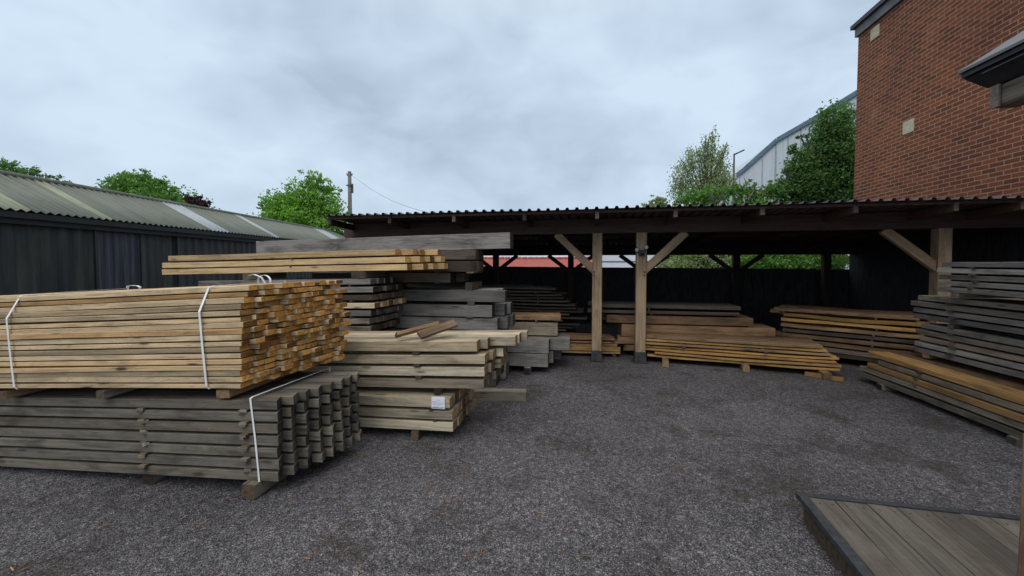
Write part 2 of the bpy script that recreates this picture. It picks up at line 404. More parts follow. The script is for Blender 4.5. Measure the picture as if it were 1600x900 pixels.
# ---- lower strapped pack of grey planks, front left
def grey_pack():
    O = onz(436, 753, .10)
    H = zat(444, 622, O.y) - .10
    FM = frame(O, -10.5, .055)
    root = empty('timber_pack', M=FM, label='strapped pack of weathered grey planks on the gravel under the pale pack', cat='timber pack', group='strapped timber packs')
    n = 7; p = H / n; T = p * .765
    for i in range(n):
        y = 0.0
        for j in range(8):
            e_ = [0, .055, .088, .128, .160, .182, .200, .212][j] + random.uniform(-.009, .009) + (.02 if i == n-1 else 0) - (.03 if (i == 3 and j == 0) else 0)
            if j == 0: e_ = random.uniform(-.006, .008) + .0035 * i
            me = board_mesh(3.9 + random.uniform(-.1, .1), .088, T, bow=.004, esk=-.038)
            link('plank', me, M['grey'], root, Matrix.Translation((e_, y, i * p)))
            y += .090
    for i in range(n - 1):
        for s_ in (.24, 1.12, 2.6, 3.6):
            sb = MB(); ov = random.uniform(.0, .035)
            a_ = random.uniform(-.12, .12)
            sb.box((-.028, -ov, 0), (.028, .74, p - T - .001))
            if random.random() < .8 and s_ < 2:
                sb.bar((0, -ov - .005, -.004), (random.uniform(-.04, .04), .02, .004), .04, .018)
            link('spacer', sb.mesh(), M['grey_mid'], root, Matrix.Translation((-s_, 0, i * p + T)) @ Matrix.Rotation(a_ * .3, 4, 'Z'))
    sx_ = -.165
    st = MB()
    st.ribbon([(sx_ + .012, -.004, -.004), (sx_ + .006, -.006, H * .5), (sx_ - .012, -.005, H - .004), (sx_ - .005, .01, H + .004), (sx_ + .02, .4, H + .004), (sx_ + .05, .76, H + .004), (sx_ + .05, .765, H * .5), (sx_ + .05, .76, 0)], (1, 0, 0), .014, .002)
    st.build('strap', M['strap'], root)
    # bearers under the pack
    for s_, lab in ((.20, 'pale split bearer block at the near end of the grey pack'), (1.15, 'dark bearer under the middle of the grey pack'), (2.9, 'bearer near the left picture edge under the grey pack')):
        q = FM @ Vector((-s_, -.05 if s_ < .5 else .03, 0)); g = gz(q.x)
        h = (FM @ Vector((-s_, 0, 0))).z - g - .002
        me = board_mesh(.85, .10, max(.04, h), n=2, bow=.001, ch=.006)
        o = link('bearer_block', me, M['weath' if s_ < .5 else 'grey_mid'])
        o.matrix_world = Matrix.Translation((q.x, q.y, g)) @ Matrix.Rotation(math.radians(-10.5 + 90 + 180), 4, 'Z') @ Matrix.Translation((0, -.05, 0))
        tag(o, lab, 'block', 'bearers under the grey pack')
    return FM, H
GP, GH = grey_pack()

# ---- upper strapped pack of pale sawn boards
def pale_pack():
    z0 = GP.translation.z + GH + .062
    O = onz(379, 607, z0)
    H = zat(398, 446, O.y) - z0
    FM = frame(O, -8.5, .05)
    root = empty('timber_pack', M=FM, label='strapped pack of pale yellow sawn boards stacked on the grey pack', cat='timber pack', group='strapped timber packs')
    n = 17; p = H / n; D = .80
    cnt = 0; rest = MB(); rrest = []
    allb = []
    for i in range(n):
        y = [0, 0, 0, 0, 0, 0, 0, 0, 0, 0, 0, 0, 0, .012, .03, .05, .075][i] + random.uniform(-.004, .004)
        j = 0
        rowe = random.uniform(-.02, .02)
        while y < D:
            w = random.choice((.07, .085, .1, .1, .12))
            allb.append((j, i, y, w, rowe)); y += w + .002; j += 1
    allb.sort(key=lambda q: (q[0] > 0 and q[0] * 1.0, q[1]))
    for k, (j, i, y, w, rowe) in enumerate(allb):
        ef = (.055 * (i / n) ** 1.0) + .30 * y + rowe + random.uniform(-.024, .022)
        if j == 0: ef = .05 * (i / n) + rowe * 1.2 + random.uniform(-.01, .01)
        T = p * random.uniform(.72, .95)
        Mx = Matrix.Translation((ef, y, i * p)) @ Matrix.Rotation(math.radians(random.uniform(-.25, .25)), 4, 'Z') @ Matrix.Rotation(math.radians(random.uniform(-.12, .12)), 4, 'Y')
        Lb = 3.6 + random.uniform(-.1, .1)
        if k < 100:
            link('board', board_mesh(Lb, w, T, n=8, bow=.006, ch=.0025), M['sawn'], root, Mx)
        else:
            board_mesh(Lb, w, T, n=2, bow=.002, ch=.0025, mb=rest, M0=Mx, rnd=random.random())
    o = rest.build('board', M['sawn'], root); tag(o, kind='stuff')
    for sx_, lean in ((-.27, .0), (-1.93, .0)):
        st = MB()
        yb = .08
        st.ribbon([(sx_ + .01, .0, -.003), (sx_, -.010, .02), (sx_ - .008, -.012, H * .4), (sx_ - .012, -.013, H * .76), (sx_ - .012, yb * .9, H - .004), (sx_ - .01, yb + .03, H + .004), (sx_, .45, H + .006), (sx_, D, H + .006), (sx_, D + .012, H * .9), (sx_, D + .12, .0)], (1, 0, 0), .016, .0015)
        st.build('strap', M['strap'], root)
    # loose strap ends curling above the top
    c = MB(); P0 = Vector((.05, .14, H + .004))
    c.ribbon([P0 + Vector((.075 * math.cos(t) + .02, .02 * t, .058 * math.sin(t))) for t in np.linspace(math.pi, 0.02, 12)], (0.1, 1, 0), .016, .002)
    c.ribbon([P0 + Vector((-.07 + .02, -.02, .06)), P0 + Vector((-.02, -.01, .066)), P0 + Vector((.025, 0, .045)), P0 + Vector((.045, .01, .0))], (0.2, 1, 0), .016, .002)
    c.build('strap_end', M['strap'], root)
    c = MB(); P0 = Vector((-1.02, .16, H + .004))
    c.ribbon([P0 + Vector(q) for q in ((-.06, 0, .012), (-.055, 0, .026), (-.02, 0, .03), (.03, .0, .026), (.055, 0, .014), (.05, 0, .004))], (0, 1, 0), .018, .002)
    c.build('strap_end', M['strap'], root)
    zt = GP.translation.z + GH
    for s_, lab in ((.19, 'short pale bearer between the two packs, near their right end'), (1.2, 'dark bearer between the two packs, at the middle'), (2.12, 'pale bearer between the two packs, near the left picture edge')):
        q = FM @ Vector((-s_, 0.02, 0))
        loc = GP.inverted() @ q
        me = board_mesh(.8, .10 if s_ != 1.2 else .07, .056, n=2, bow=.001, ch=.004)
        o = link('bearer_block', me, M['brown' if s_ != 1.2 else 'grey_mid'])
        o.matrix_world = GP @ Matrix.Translation((loc.x, loc.y, GH + .001)) @ Matrix.Rotation(math.radians(-90), 4, 'Z') @ Matrix.Translation((0, -.04, 0))
        tag(o, lab, 'block', 'bearers between the two strapped packs')
pale_pack()

# ---- low stack with the paper label, centre left (three courses), and the big beams on it
O2 = onz(709, 675, .09)
H2 = zat(705, 620, O2.y) - .09
c2 = H2 / 3
LOW, _ = stack('low pale stack with paper label', 'beams of the low stack with the paper label', 'beam_pale', O2, -9.5, .02, 2.6,
               [(c2 * .76, c2 * .24, {'e': .0}), (c2 * .76, c2 * .24, {'e': -.01}), (c2 * .82, 0, {'e': -.02})], .125, 5, ej=.02, skew=.08, name='timber_beam', noun='beam', spacers=(.19, 1.0), ch=0) if False else \
         stack('low pale stack with paper label', 'beams of the low stack with the paper label', 'beam_pale', O2, -9.5, .02, 2.6,
               [(c2 * .76, c2 * .24, {'e': .0}), (c2 * .76, c2 * .24, {'e': -.01}), (c2 * .82, 0, {'e': -.02})], .125, 5, ej=.015, skew=.04, name='timber_beam', noun='beam', spacers=(.19, 1.0))
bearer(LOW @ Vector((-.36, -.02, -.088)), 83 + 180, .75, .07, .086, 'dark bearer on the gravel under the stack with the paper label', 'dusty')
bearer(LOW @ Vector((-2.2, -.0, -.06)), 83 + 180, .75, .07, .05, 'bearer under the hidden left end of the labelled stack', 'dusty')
# paper label
lab = empty('paper_label', M=LOW @ Matrix.Translation((-.135, -.006, H2 * .99)), label='white paper label stapled to the low pale stack', cat='label')
pm = MB(); w_, h_ = .125, .108
nseg = 6
for k in range(nseg):
    pass
vs_ = []; fs_ = []
for k in range(nseg + 1):
    z = -h_ * k / nseg; yb = -.004 * math.sin(k / nseg * 3.1) - (.004 if k > 4 else 0)
    vs_ += [(-w_/2, yb, z), (w_/2, yb - .001, z), (w_/2, yb + .0012, z), (-w_/2, yb + .0014, z)]
for k in range(nseg):
    for a_ in range(4): fs_.append((k*4+a_, k*4+(a_+1) % 4, (k+1)*4+(a_+1) % 4, (k+1)*4+a_))
fs_ += [(3,2,1,0), (nseg*4, nseg*4+1, nseg*4+2, nseg*4+3)]
pm.add(vs_, fs_); pm.build('sheet', M['paper'], lab)
im = MB()
for (x0, x1, z, t) in ((-.01, .022, -.026, .0016), (-.052, -.012, -.040, .0016), (-.05, .05, -.052, .0008), (-.05, .05, -.062, .0008), (-.05, .02, -.072, .0008), (-.052, .012, -.090, .004), (.026, .053, -.094, .004), (-.052, .03, -.098, .0025)):
    x = x0
    while x < x1:
        l = random.uniform(.004, .011); im.box((x, -.0115, z), (min(x + l, x1), -.0105, z + t)); x += l + .003
im.build('print', M['ink'], lab)

zE = O2.z + H2 + .062
OE = onz(756, 608, zE)
HE = zat(748, 530, OE.y) - zE
pE = HE / 4
MID, zt = stack('pale beam stack above the labelled one', 'big pale beams stacked above the labelled stack', 'beam_pale', OE, -9.5, .035, 2.9,
    [(pE * .74, pE * .26, {'mat': 'grey_mid', 'es': [0, .01, .05, .075], 'ncol': 4}), (pE * .74, pE * .26, {'es': [.01, .04, .10, .12], 'ncol': 4}),
     (pE * .74, pE * .26, {'es': [.02, .06, .13, .10], 'ncol': 4}), (pE * .84, 0, {'es': [-.05, .02, .26, .28, .34, .36], 'ncol': 5, 'W': .115})],
    .14, 4, name='timber_beam', noun='beam', spacers=(.60, 1.9), sp_w=.06)
for s_, lb in ((.55, 'grey block between the labelled stack and the beams above'), (2.3, 'hidden block at the left between labelled stack and beams above')):
    me = board_mesh(.55, .05, .058, n=2, ch=.003, bow=.001); o = link('bearer_block', me, M['grey_mid'])
    o.matrix_world = MID @ Matrix.Translation((-s_ + .08, .0, -.061)) @ Matrix.Rotation(math.radians(-90), 4, 'Z'); tag(o, lb, 'block', 'bearers above the labelled stack')
# two short offcuts lying on top
for (x, y, zz, yaw, pit, roll, L, lb) in ((-.58, -.02, .025, 44, 9, 35, .40, 'short brown offcut tilted on its edge atop the pale beams, nearer one'),
                                    (-.80, -.02, .03, 36, 7, -28, .42, 'short brown offcut lying behind its twin atop the pale beams')):
    me = board_mesh(L, .085, .032, n=2, ch=.002); o = link('timber_offcut', me, M['brown'])
    o.matrix_world = MID @ Matrix.Translation((x, y, HE + zz)) @ Matrix.Rotation(math.radians(yaw + 9), 4, 'Z') @ Matrix.Rotation(math.radians(-pit), 4, 'Y') @ Matrix.Rotation(math.radians(roll), 4, 'X') @ Matrix.Translation((L, -.04, 0))
    tag(o, lb, 'timber', 'two offcuts on the pale beams')

# loose pale beam on the ground
p = onz(822, 628, .0)
me = board_mesh(1.5, .1, zat(822, 612, p.y), n=3, ch=.002); o = link('timber_beam', me, M['beam_pale'])
o.matrix_world = frame(p, -1.5); tag(o, 'single pale beam lying on the gravel beside the labelled stack', 'timber')

# ---- dark grey stickered stack behind the pale pack, with yellow boards on top
OD = aty(582, 441, 4.45)
zb = zat(582, 519, 4.45)
pD = (zat(582, 432, 4.45) - zb) / 7
OD2 = Vector((OD.x, OD.y, zb))
rows = []
for i in range(7): rows.append((pD * .70, pD * .30, {'e': [-.03, -.03, .0, .04, .02, .0, .0][i] * 1.0, 'mat': [['grey_mid', 'dusty'], 'grey_mid', 'grey_blue', 'beam_pale', 'dusty', 'grey_blue', 'grey_blue'][i]}))
DGR, _ = stack('grey stack behind the pale pack', 'planks of the grey stack behind the pale pack', 'grey_mid', OD2, -10, .02, 2.35, rows, .125, 5, skew=.12, ej=.02, spacers=(.3, 1.6), noun='plank')
# what it stands on
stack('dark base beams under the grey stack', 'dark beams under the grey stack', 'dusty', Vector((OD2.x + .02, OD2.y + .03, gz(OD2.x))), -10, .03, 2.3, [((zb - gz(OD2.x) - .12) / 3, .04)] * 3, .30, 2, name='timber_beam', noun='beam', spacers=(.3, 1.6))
zY = zat(636, 422, 4.5)
OY = aty(636, 422, 4.5)
pY = (zat(620, 386, 4.5) - zY) / 3
for s_, lb in ((.25, 'dark block under the right end of the yellow boards'), (1.7, 'dark block under the middle of the yellow boards')):
    me = board_mesh(.6, .10, max(.03, zY - (zb + 7 * pD) - .004 + pD * .22), n=2); o = link('bearer_block', me, M['grey_mid'])
    o.matrix_world = DGR @ Matrix.Translation((-s_, .0, 7 * pD - pD * .22)) @ Matrix.Rotation(math.radians(-90), 4, 'Z'); tag(o, lb, 'block', 'blocks under the yellow boards')
stack('yellow stack above the pale pack', 'yellow boards on top of the grey stack', 'sawn_warm', OY, -10.5, .022, 3.4,
      [(pY * .80, pY * .20, {'es': [.0, .14, .21, .3], 'L': 3.45}), (pY * .80, pY * .20, {'es': [-.02, .10, .17, .26], 'L': 3.42}), (pY * .80, 0, {'es': [-.14, .02, .05, .22], 'L': 3.2})],
      .13, 4, lj=.02, spacers=(1.5,), noun='board', name='timber_board', bow=.008)

# ---- stack of big grey beams behind, carrying the long beam
YF = 4.95
def fz(py): return zat(780, py, YF)
xr = aty(777, 500, YF)
bF = [(fz(516), fz(496), 777, 'grey_blue'), (fz(494), fz(475), 768, 'grey_blue'), (fz(470), fz(452), 790, 'grey_blue')]
base = aty(777, 500, YF)
rows = [(.21, .02), (.21, .02), (fz(516) - .48 - 0.0, .008)]
stack('grey beam pile behind pale beams', 'big grey beams in the pile under the long beam', 'grey_blue', Vector((base.x - .02, YF, 0.01)), -9, .0, 2.6,
      rows + [(fz(496) - fz(516) - .006, .006 + fz(494) - fz(496), {'es': [0, .10]}), (fz(475) - fz(494), fz(470) - fz(475), {'es': [-.07, .09]}), (fz(452) - fz(470), 0, {'es': [.1, -.05]})],
      .30, 2, name='timber_beam', noun='beam', spacers=(.3, 1.0), sp_w=.09, L_=0) if False else None
z = .01
lv = [(.22, .02, [-.02, .06]), (.22, .02, [0, .03]), (fz(516) - .51, .012, [0, .06]),
      (fz(496) - fz(516) - .006, .012, [0, .10, .14]), (fz(475) - fz(494), fz(470) - fz(475) + .0, [-.07, .06, .11]), (fz(452) - fz(470), fz(440) - fz(452), [.1, -.05, 0])]
rows = [(a_, g_, {'es': e_, 'ncol': len(e_), 'W': .28 if len(e_) == 2 else .18}) for a_, g_, e_ in lv]
zF4 = fz(438)
rows += [(fz(423) - fz(438), .02, {'es': [-.62, -.5], 'ncol': 2, 'W': .25, 'mat': 'dusty', 'L': 1.9}), (.14, .02, {'es': [-.35, -.3], 'ncol': 2, 'W': .25, 'mat': 'dusty', 'L': 1.9})]
Fm, zF = stack('grey beam pile behind pale beams', 'big grey beams in the pile under the long beam', 'grey_blue', Vector((base.x, YF, 0.01)), -9, 0.0, 2.5, rows, .18, 3, name='timber_beam', noun='beam', spacers=(.35, 1.5), sp_w=.09, ej=.0)
# the long beam across the top
YB = 5.35
pr = aty(797, 388, YB); T = zat(797, 363, YB) - pr.z
me = board_mesh(4.05, .22, T, n=10, ch=.004, bow=.005); o = link('timber_beam', me, M['grey_blue'])
o.matrix_world = frame(pr, -11, .02); tag(o, 'long thick grey beam lying across the very top of the stacks', 'timber')
me = board_mesh(3.9, .16, T * .62, n=6, ch=.004); o = link('timber_beam', me, M['grey_mid'])
o.matrix_world = frame(pr + Vector((-.28, .30, 0)), -11, .02); tag(o, 'thinner grey beam just behind the long top beam, end showing left', 'timber')
for s_, lb in ((.75, 'dark block under the right part of the long top beam'), (2.3, 'dark block under the left part of the long top beam')):
    h = pr.z - .03 - (.01 + zF)
    q = Vector((pr.x - s_, pr.y + s_ * .19 + .0, .01 + zF + .0))
    mbk = MB(); mbk.box((-.3, -.1, 0), (.3, .35, max(.04, pr.z - s_ * .02 - q.z - .004)))
    o = mbk.build('bearer_block', M['dusty']); o.matrix_world = frame(q, -10); tag(o, lb, 'block', 'blocks under the long beam')

# ---- low grey beams right of it
OG = onz(856, 574, .10)
HG = zat(857, 532, OG.y) - .1
stack('low grey beams right of centre stacks', 'low grey beams right of the centre stacks', 'grey_blue', OG, -10, 0.0, 2.4,
      [(HG * .48, HG * .03, {'es': [0, .06, .16]}), (HG * .48, 0, {'es': [.01, .30, .22]})], .24, 3, name='timber_beam', noun='beam', spacers=None)
bearer(OG + Vector((-.30, -.03, -.098)), 262, .8, .09, .096, 'small grey block under the low grey beams')
bearer(OG + Vector((-1.9, .25, -.098)), 262, .8, .09, .096, 'hidden block under the left of the low grey beams')
pz = aty(868, 520, OG.y + .30)
stack('odd beams on the low grey beams', 'brown beams lying on the low grey beams', 'brown', Vector((pz.x, OG.y + .30, .1 + HG + .01)), -8, 0, 2.0,
      [(zat(868, 503, OG.y + .3) - .12 - HG if zat(868, 503, OG.y + .3) - .12 - HG > .05 else .12, .03, {'mat': 'grey_mid'}), (.07, 0, {'e': .05})], .2, 2, ej=.05, noun='beam', name='timber_beam', spacers=(.3, 1.2))

# ------------------------------------------------------------------ canopy frame
P1 = onz(932, 562, 0); P2 = onz(1000, 566, 0)
CYAW = -11.5
CM = Matrix.Translation((P1.x, P1.y, 0)) @ Matrix.Rotation(math.radians(CYAW), 4, 'Z')
CMi = CM.inverted()
def onplane(px, py, v, origin=None):
    """point of pixel ray on the plane local y = v of the canopy frame"""
    r = ray(px, py); a_ = CMi.to_3x3() @ r; o_ = CMi @ Vector((0, 0, EYE)); t = (v - o_.y) / a_.y
    return o_ + a_ * t                                  # local coordinates
zplate = onplane(932, 365, 0).z
VF = -.82
zeave = onplane(932, 326, VF).z
VB = 4.0
zbp = onplane(892, 399, VB).z
uL = onplane(505, 333, VF).x
uR = 6.55
slope = ((zplate + .34) - (zbp + .30)) / VB * 1.0
def zroof(v): return zeave - (v - VF) * (zeave - (zbp + .26)) / (VB + .35 - VF)
canopy = empty('open_shed', M=CM, label='long open fronted timber store with low dark corrugated roof on posts', cat='shed')
# roof sheet with box ribs
def roof_sheet():
    pitch, hgt = .138, .030
    mb = MB(); n = int((uR - uL) / pitch); prof = []
    for i in range(n):
        u = uL + i * pitch
        prof += [(u, 0), (u + .076, 0), (u + .090, hgt), (u + .122, hgt), (u + .136, 0)]
    v0, v1 = VF, VB + .35
    vs = []
    vv = [v0, v0 + .02] + [v0 + (v1 - v0) * k / 6 for k in range(1, 7)]
    t = .004
    for v in vv:
        for (u, h) in prof: vs.append((u, v, zroof(v) + h + .004 * math.sin(u * 2.3)))
    for v in vv:
        for (u, h) in prof: vs.append((u, v, zroof(v) + h - t + .004 * math.sin(u * 2.3)))
    m = len(prof); off = m * len(vv); fs = []
    for j in range(len(vv) - 1):
        for i in range(m - 1):
            fs.append((j*m+i, j*m+i+1, (j+1)*m+i+1, (j+1)*m+i)); fs.append((off+j*m+i, off+(j+1)*m+i, off+(j+1)*m+i+1, off+j*m+i+1))
    for i in range(m - 1): fs.append((off+i, off+i+1, i+1, i))
    mb.add(vs, fs); mb.build('roof_sheet', M['sheet'], canopy)
roof_sheet()
rafters = [onplane(px, 326, VF + .10).x for px in (516, 610, 710, 820, 933, 1055, 1190, 1335, 1490, 1594)]
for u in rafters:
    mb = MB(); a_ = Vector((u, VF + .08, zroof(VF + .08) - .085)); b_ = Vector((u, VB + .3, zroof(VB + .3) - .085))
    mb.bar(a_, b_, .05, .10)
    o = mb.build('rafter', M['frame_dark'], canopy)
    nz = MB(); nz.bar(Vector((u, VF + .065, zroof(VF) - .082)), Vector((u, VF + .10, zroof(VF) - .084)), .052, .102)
    nz.build('rafter_lit_end', M['dusty'], o)  # lighter cap: the lit end of the dark rafter, put into its colour
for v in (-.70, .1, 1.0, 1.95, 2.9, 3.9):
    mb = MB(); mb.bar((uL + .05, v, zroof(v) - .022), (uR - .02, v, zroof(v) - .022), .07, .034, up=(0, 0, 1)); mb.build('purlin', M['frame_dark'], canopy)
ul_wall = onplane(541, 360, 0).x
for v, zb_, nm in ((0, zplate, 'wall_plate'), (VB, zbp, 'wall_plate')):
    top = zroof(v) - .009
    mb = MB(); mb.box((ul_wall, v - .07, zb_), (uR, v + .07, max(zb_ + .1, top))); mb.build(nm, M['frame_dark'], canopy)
u1, u2 = 0.0, (CMi @ P2).x
u3 = onplane(1470, 400, 0).x
def post(u, v, ztop, w, mat, shoe=True, br=(), bw=.12, drop=.60, reach=.66):
    mb = MB(); mb.box((-w/2, -w/2, 0), (w/2, w/2, 1)); z0 = .17 if shoe else 0
    me = board_mesh(ztop - z0, w, w, n=4, ch=.008, bow=.003)
    o = link('post', me, M[mat], canopy, Matrix.Translation((u, v, z0)) @ Matrix.Rotation(math.radians(-90), 4, 'Y') @ Matrix.Rotation(math.pi, 4, 'Z') @ Matrix.Translation((0, -w/2, -w/2)))
    if shoe:
        s_ = MB(); ww = w + .016
        s_.box((-ww/2, -ww/2, 0), (ww/2, -ww/2 + .008, .17)); s_.box((-ww/2, ww/2 - .008, 0), (ww/2, ww/2, .17))
        s_.box((-ww/2, -ww/2 + .008, 0), (-ww/2 + .008, ww/2 - .008, .17)); s_.box((ww/2 - .008, -ww/2 + .008, 0), (ww/2, ww/2 - .008, .17))
        s_.box((-ww/2 - .03, -ww/2 - .03, 0.0), (ww/2 + .03, ww/2 + .03, .02)); s_.box((-w/2 + .01, -w/2 + .01, .10), (w/2 - .01, w/2 - .01, .168))
        sh = s_.build('post_shoe', M['steel'], canopy, Matrix.Translation((u, v, 0)))
    for sgn in br:
        mb = MB(); mb.bar((u + sgn * (reach + .04), v, ztop + .03), (u + sgn * (w * .3), v, ztop - drop), .10, bw, up=(0, 1, 0))
        mb2 = board_mesh(math.hypot(reach, drop), bw, .07, n=3, ch=.004)
        a_ = Vector((u + sgn * reach, v, ztop)); b_ = Vector((u + sgn * w * .3, v, ztop - drop)); d = (a_ - b_).normalized()
        yv = Vector((0, 1, 0)); zv = d.cross(yv)
        R = Matrix((d, zv * -1, yv)).transposed().to_4x4() if False else Matrix((d, yv.cross(d) , yv * 1)).transposed().to_4x4()
        R = Matrix((tuple(d), tuple(yv.cross(d)), tuple(d.cross(yv.cross(d))))).transposed().to_4x4()
        me2 = board_mesh((a_ - b_).length, bw, .07, n=3, ch=.004)
        link('brace', me2, M[mat], canopy, Matrix.Translation(a_) @ R @ Matrix.Translation((0, -bw/2, -.035)))
    return o
post(u1, 0, zplate, .155, 'post', br=(-1,))
post(u2, 0, zplate, .155, 'post', br=(1,))
post(u3, 0, zplate, .155, 'post', br=(-1,), shoe=False, drop=.55, reach=.7)
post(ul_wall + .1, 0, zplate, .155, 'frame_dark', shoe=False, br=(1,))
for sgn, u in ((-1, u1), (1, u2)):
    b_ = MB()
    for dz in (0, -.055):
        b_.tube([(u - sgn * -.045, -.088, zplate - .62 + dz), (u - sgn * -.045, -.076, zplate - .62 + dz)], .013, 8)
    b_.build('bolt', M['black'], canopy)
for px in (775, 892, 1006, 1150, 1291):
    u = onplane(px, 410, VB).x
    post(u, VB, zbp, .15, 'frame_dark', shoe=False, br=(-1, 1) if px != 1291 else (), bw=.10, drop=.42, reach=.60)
# left end wall boards
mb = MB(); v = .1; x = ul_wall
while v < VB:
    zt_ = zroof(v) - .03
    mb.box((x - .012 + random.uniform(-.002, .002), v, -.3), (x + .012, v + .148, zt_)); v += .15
mb.build('end_boarding', M['frame_dark'], canopy)

# back fence of dark boards
M['fence'] = plain('near_black_board', (.045, .043, .046), .85, .4, 9, stretch=(3, 3, .4))
fence = empty('board_fence', M=CM @ Matrix.Translation((0, VB + .25, 0)), label='black boarded fence closing the back of the open store', cat='fence')
uu = ul_wall - .2; mb = MB(); k = 0
while uu < 7.6:
    ft = onplane(1000, 418.5, VB + .25).z - .006 * (uu - 2)
    if uu < onplane(742, 410, VB).x: ft = zroof(VB + .25) - .05
    mb.box((uu, (.021 if k % 2 else 0), -.35), (uu + .134, .02 + (.021 if k % 2 else 0), ft + random.uniform(-.002, .002))); uu += .12; k += 1
mb.build('boarding', M['fence'], fence)
mb = MB(); mb.box((ul_wall - .2, -.05, .5), (7.5, -.002, .6)); mb.build('rail', M['fence'], fence)

# twin flood light on second post
fl = empty('flood_light', M=CM @ Matrix.Translation((u2, -.085, onplane(1000, 394, -.1).z)), label='black twin spot security light fixed to the right middle post', cat='light')
mb = MB(); mb.box((-.05, -.03, -.05), (.05, .0, .02)); mb.box((-.08, -.02, .02), (.08, -.005, .035)); mb.tube([(0, -.03, -.035), (0, -.055, -.045)], [.03, .022], 10); mb.build('housing', M['black'], fl)
for sx_, dz in ((-.075, .045), (.06, .085)):
    mb = MB(); mb.tube([(sx_, .0, dz), (sx_ * 1.05, -.05, dz - .01)], [.022, .036], 14); h = mb.build('spot_head', M['black'], fl)
    mb = MB(); mb.tube([(sx_ * 1.05, -.0505, dz - .0101), (sx_ * 1.06, -.055, dz - .011)], [.030, .026], 14); mb.build('lens', M['lens'], h)

# ------------------------------------------------------------------ planks stored under the canopy
def cpt(px, py, z): return onz(px, py, z)
# dark thin planks, left of centre
rows = []
for i in range(17):
    rows.append((.032, .028, {'e': [.1, .0, .15, -.1, .2, .3, .1, .35, .2, .4, .25, .1, .0, -.1, .05, -.2, -.3][i], 'mat': 'dusty'}))
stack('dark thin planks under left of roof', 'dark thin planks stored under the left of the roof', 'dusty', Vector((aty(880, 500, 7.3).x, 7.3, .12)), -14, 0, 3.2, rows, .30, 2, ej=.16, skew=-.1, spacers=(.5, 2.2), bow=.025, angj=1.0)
# pale boards by first post
OM = onz(972, 556, .06)
stack('small pale pile behind left post', 'pale boards in the small pile behind the left post', 'brown', OM + Vector((0, .12, 0)), -7, 0, 1.6,
      [(.03, .01, {'mat': 'sawn_warm'}), (.07, .006, {'mat': 'orange', 'e': -.02}), (.05, .01, {'e': -.03}), (.022, .03, {'e': .1}), (.022, .0, {'e': -.1})], .16, 3, ej=.03, spacers=(.3,), noun='board', name='timber_board', angj=1.2, bow=.01)
bearer(onz(962, 560, 0) + Vector((0, .08, 0)), 263, .5, .06, .058, 'small block under the pale pile behind the left post', 'brown')
# long yellow planks in front centre
a0, a1 = onz(1015, 557, .10), onz(1312, 580, .10)
yaw = math.degrees(math.atan2(a1.y - a0.y, a1.x - a0.x)); Ln = (a1 - a0).length
Hh = zat(1300, 541, a1.y) - .1
q = Hh / 7
rows = [(q * .62, q * .38, {'e': -.02}), (q * .62, q * .38, {'e': .02}), (q * .62, q * .38, {'e': -.04}), (q * .62, q * .38, {'e': -.02}), (q * .62, q * .38, {'e': -.08}), (q * .7, q * .3, {'e': -.15}), (q * .8, 0, {'e': -.2, 'mat': 'brown'})]
HC, _ = stack('long yellow planks on gravel under roof', 'long yellow planks low under the middle of the roof', ['orange', 'brown'], a1, yaw, 0, Ln, rows, .20, 3, ej=.03, spacers=(.9, 2.0), bow=.022, sp_w=.05, angj=.6)
for px, py, lb in ((1040, 573, 'left grey block under the long yellow planks'), (1166, 582, 'middle block under the long yellow planks'), (1293, 594, 'right block under the long yellow planks')):
    g_ = onz(px, py, 0); bearer(g_, yaw + 90 + 180, .75, .09, .095, lb, 'brown', 'bearers under the long yellow planks')
me = board_mesh(.42, .07, .05, n=2); o = link('timber_offcut', me, M['orange']); g_ = onz(1318, 597, 0.0)
o.matrix_world = Matrix.Translation(g_) @ Matrix.Rotation(math.radians(yaw - 25), 4, 'Z'); tag(o, 'short orange offcut lying on gravel at end of yellow planks', 'timber')
# thick planks behind them
b0 = HC @ Vector((-.75, .72, 0)); YH = b0.y
rows = []
zz0 = .02
Yh = 6.15
pr_ = aty(1212, 535, Yh)
def hz(py): return zat(1200, py, Yh)
lv = [(.10, hz(548), 1212), (hz(546), hz(535), 1212), (hz(534), hz(513), 1212), (hz(511), hz(498), 1180), (hz(495), hz(490), 1160), (hz(486), hz(480), 1160)]
for k, (za, zb2, px) in enumerate(lv):
    nx = lv[k+1][0] if k < len(lv) - 1 else zb2
    rows.append((zb2 - za, max(.004, nx - zb2), {'e': (px - 1212) / F * Yh, 'mat': 'brown' if k < 4 else 'dusty'}))
stack('thick brown planks behind long yellow ones', 'thick brown planks behind the long yellow ones', 'brown', Vector((pr_.x, Yh, .10)), yaw + 9, 0, 2.35, rows, .25, 2, ej=.01, spacers=(.4, 1.9))
# pile right of them
Oi = onz(1440, 577, .10)
Li0 = onz(1225, 549, .10)
yi = math.degrees(math.atan2(Oi.y - Li0.y, Oi.x - Li0.x)); Yi = Oi.y
Ti = (zat(1430, 492, Yi) - .1) / 9
rows = []
for i in range(9): rows.append((Ti * (.72 if i < 4 else .6), Ti * (.28 if i < 4 else .4), {'mat': ['dusty', 'grey_mid', 'brown', 'brown', 'dusty', 'brown', 'orange', 'orange', 'brown'][i], 'e': random.uniform(-.05, .05), 'L': (Oi - Li0).length + [0, .05, .05, .1, .05, -.05, .0, .05, -.05][i]}))
stack('brown pile at right of the back', 'planks of the brown pile at the right under the roof', 'brown', Oi, yi, 0, 1.9, rows, .24, 3, ej=.10, spacers=(.5, 1.6), lj=.2, bow=.024, angj=1.0)

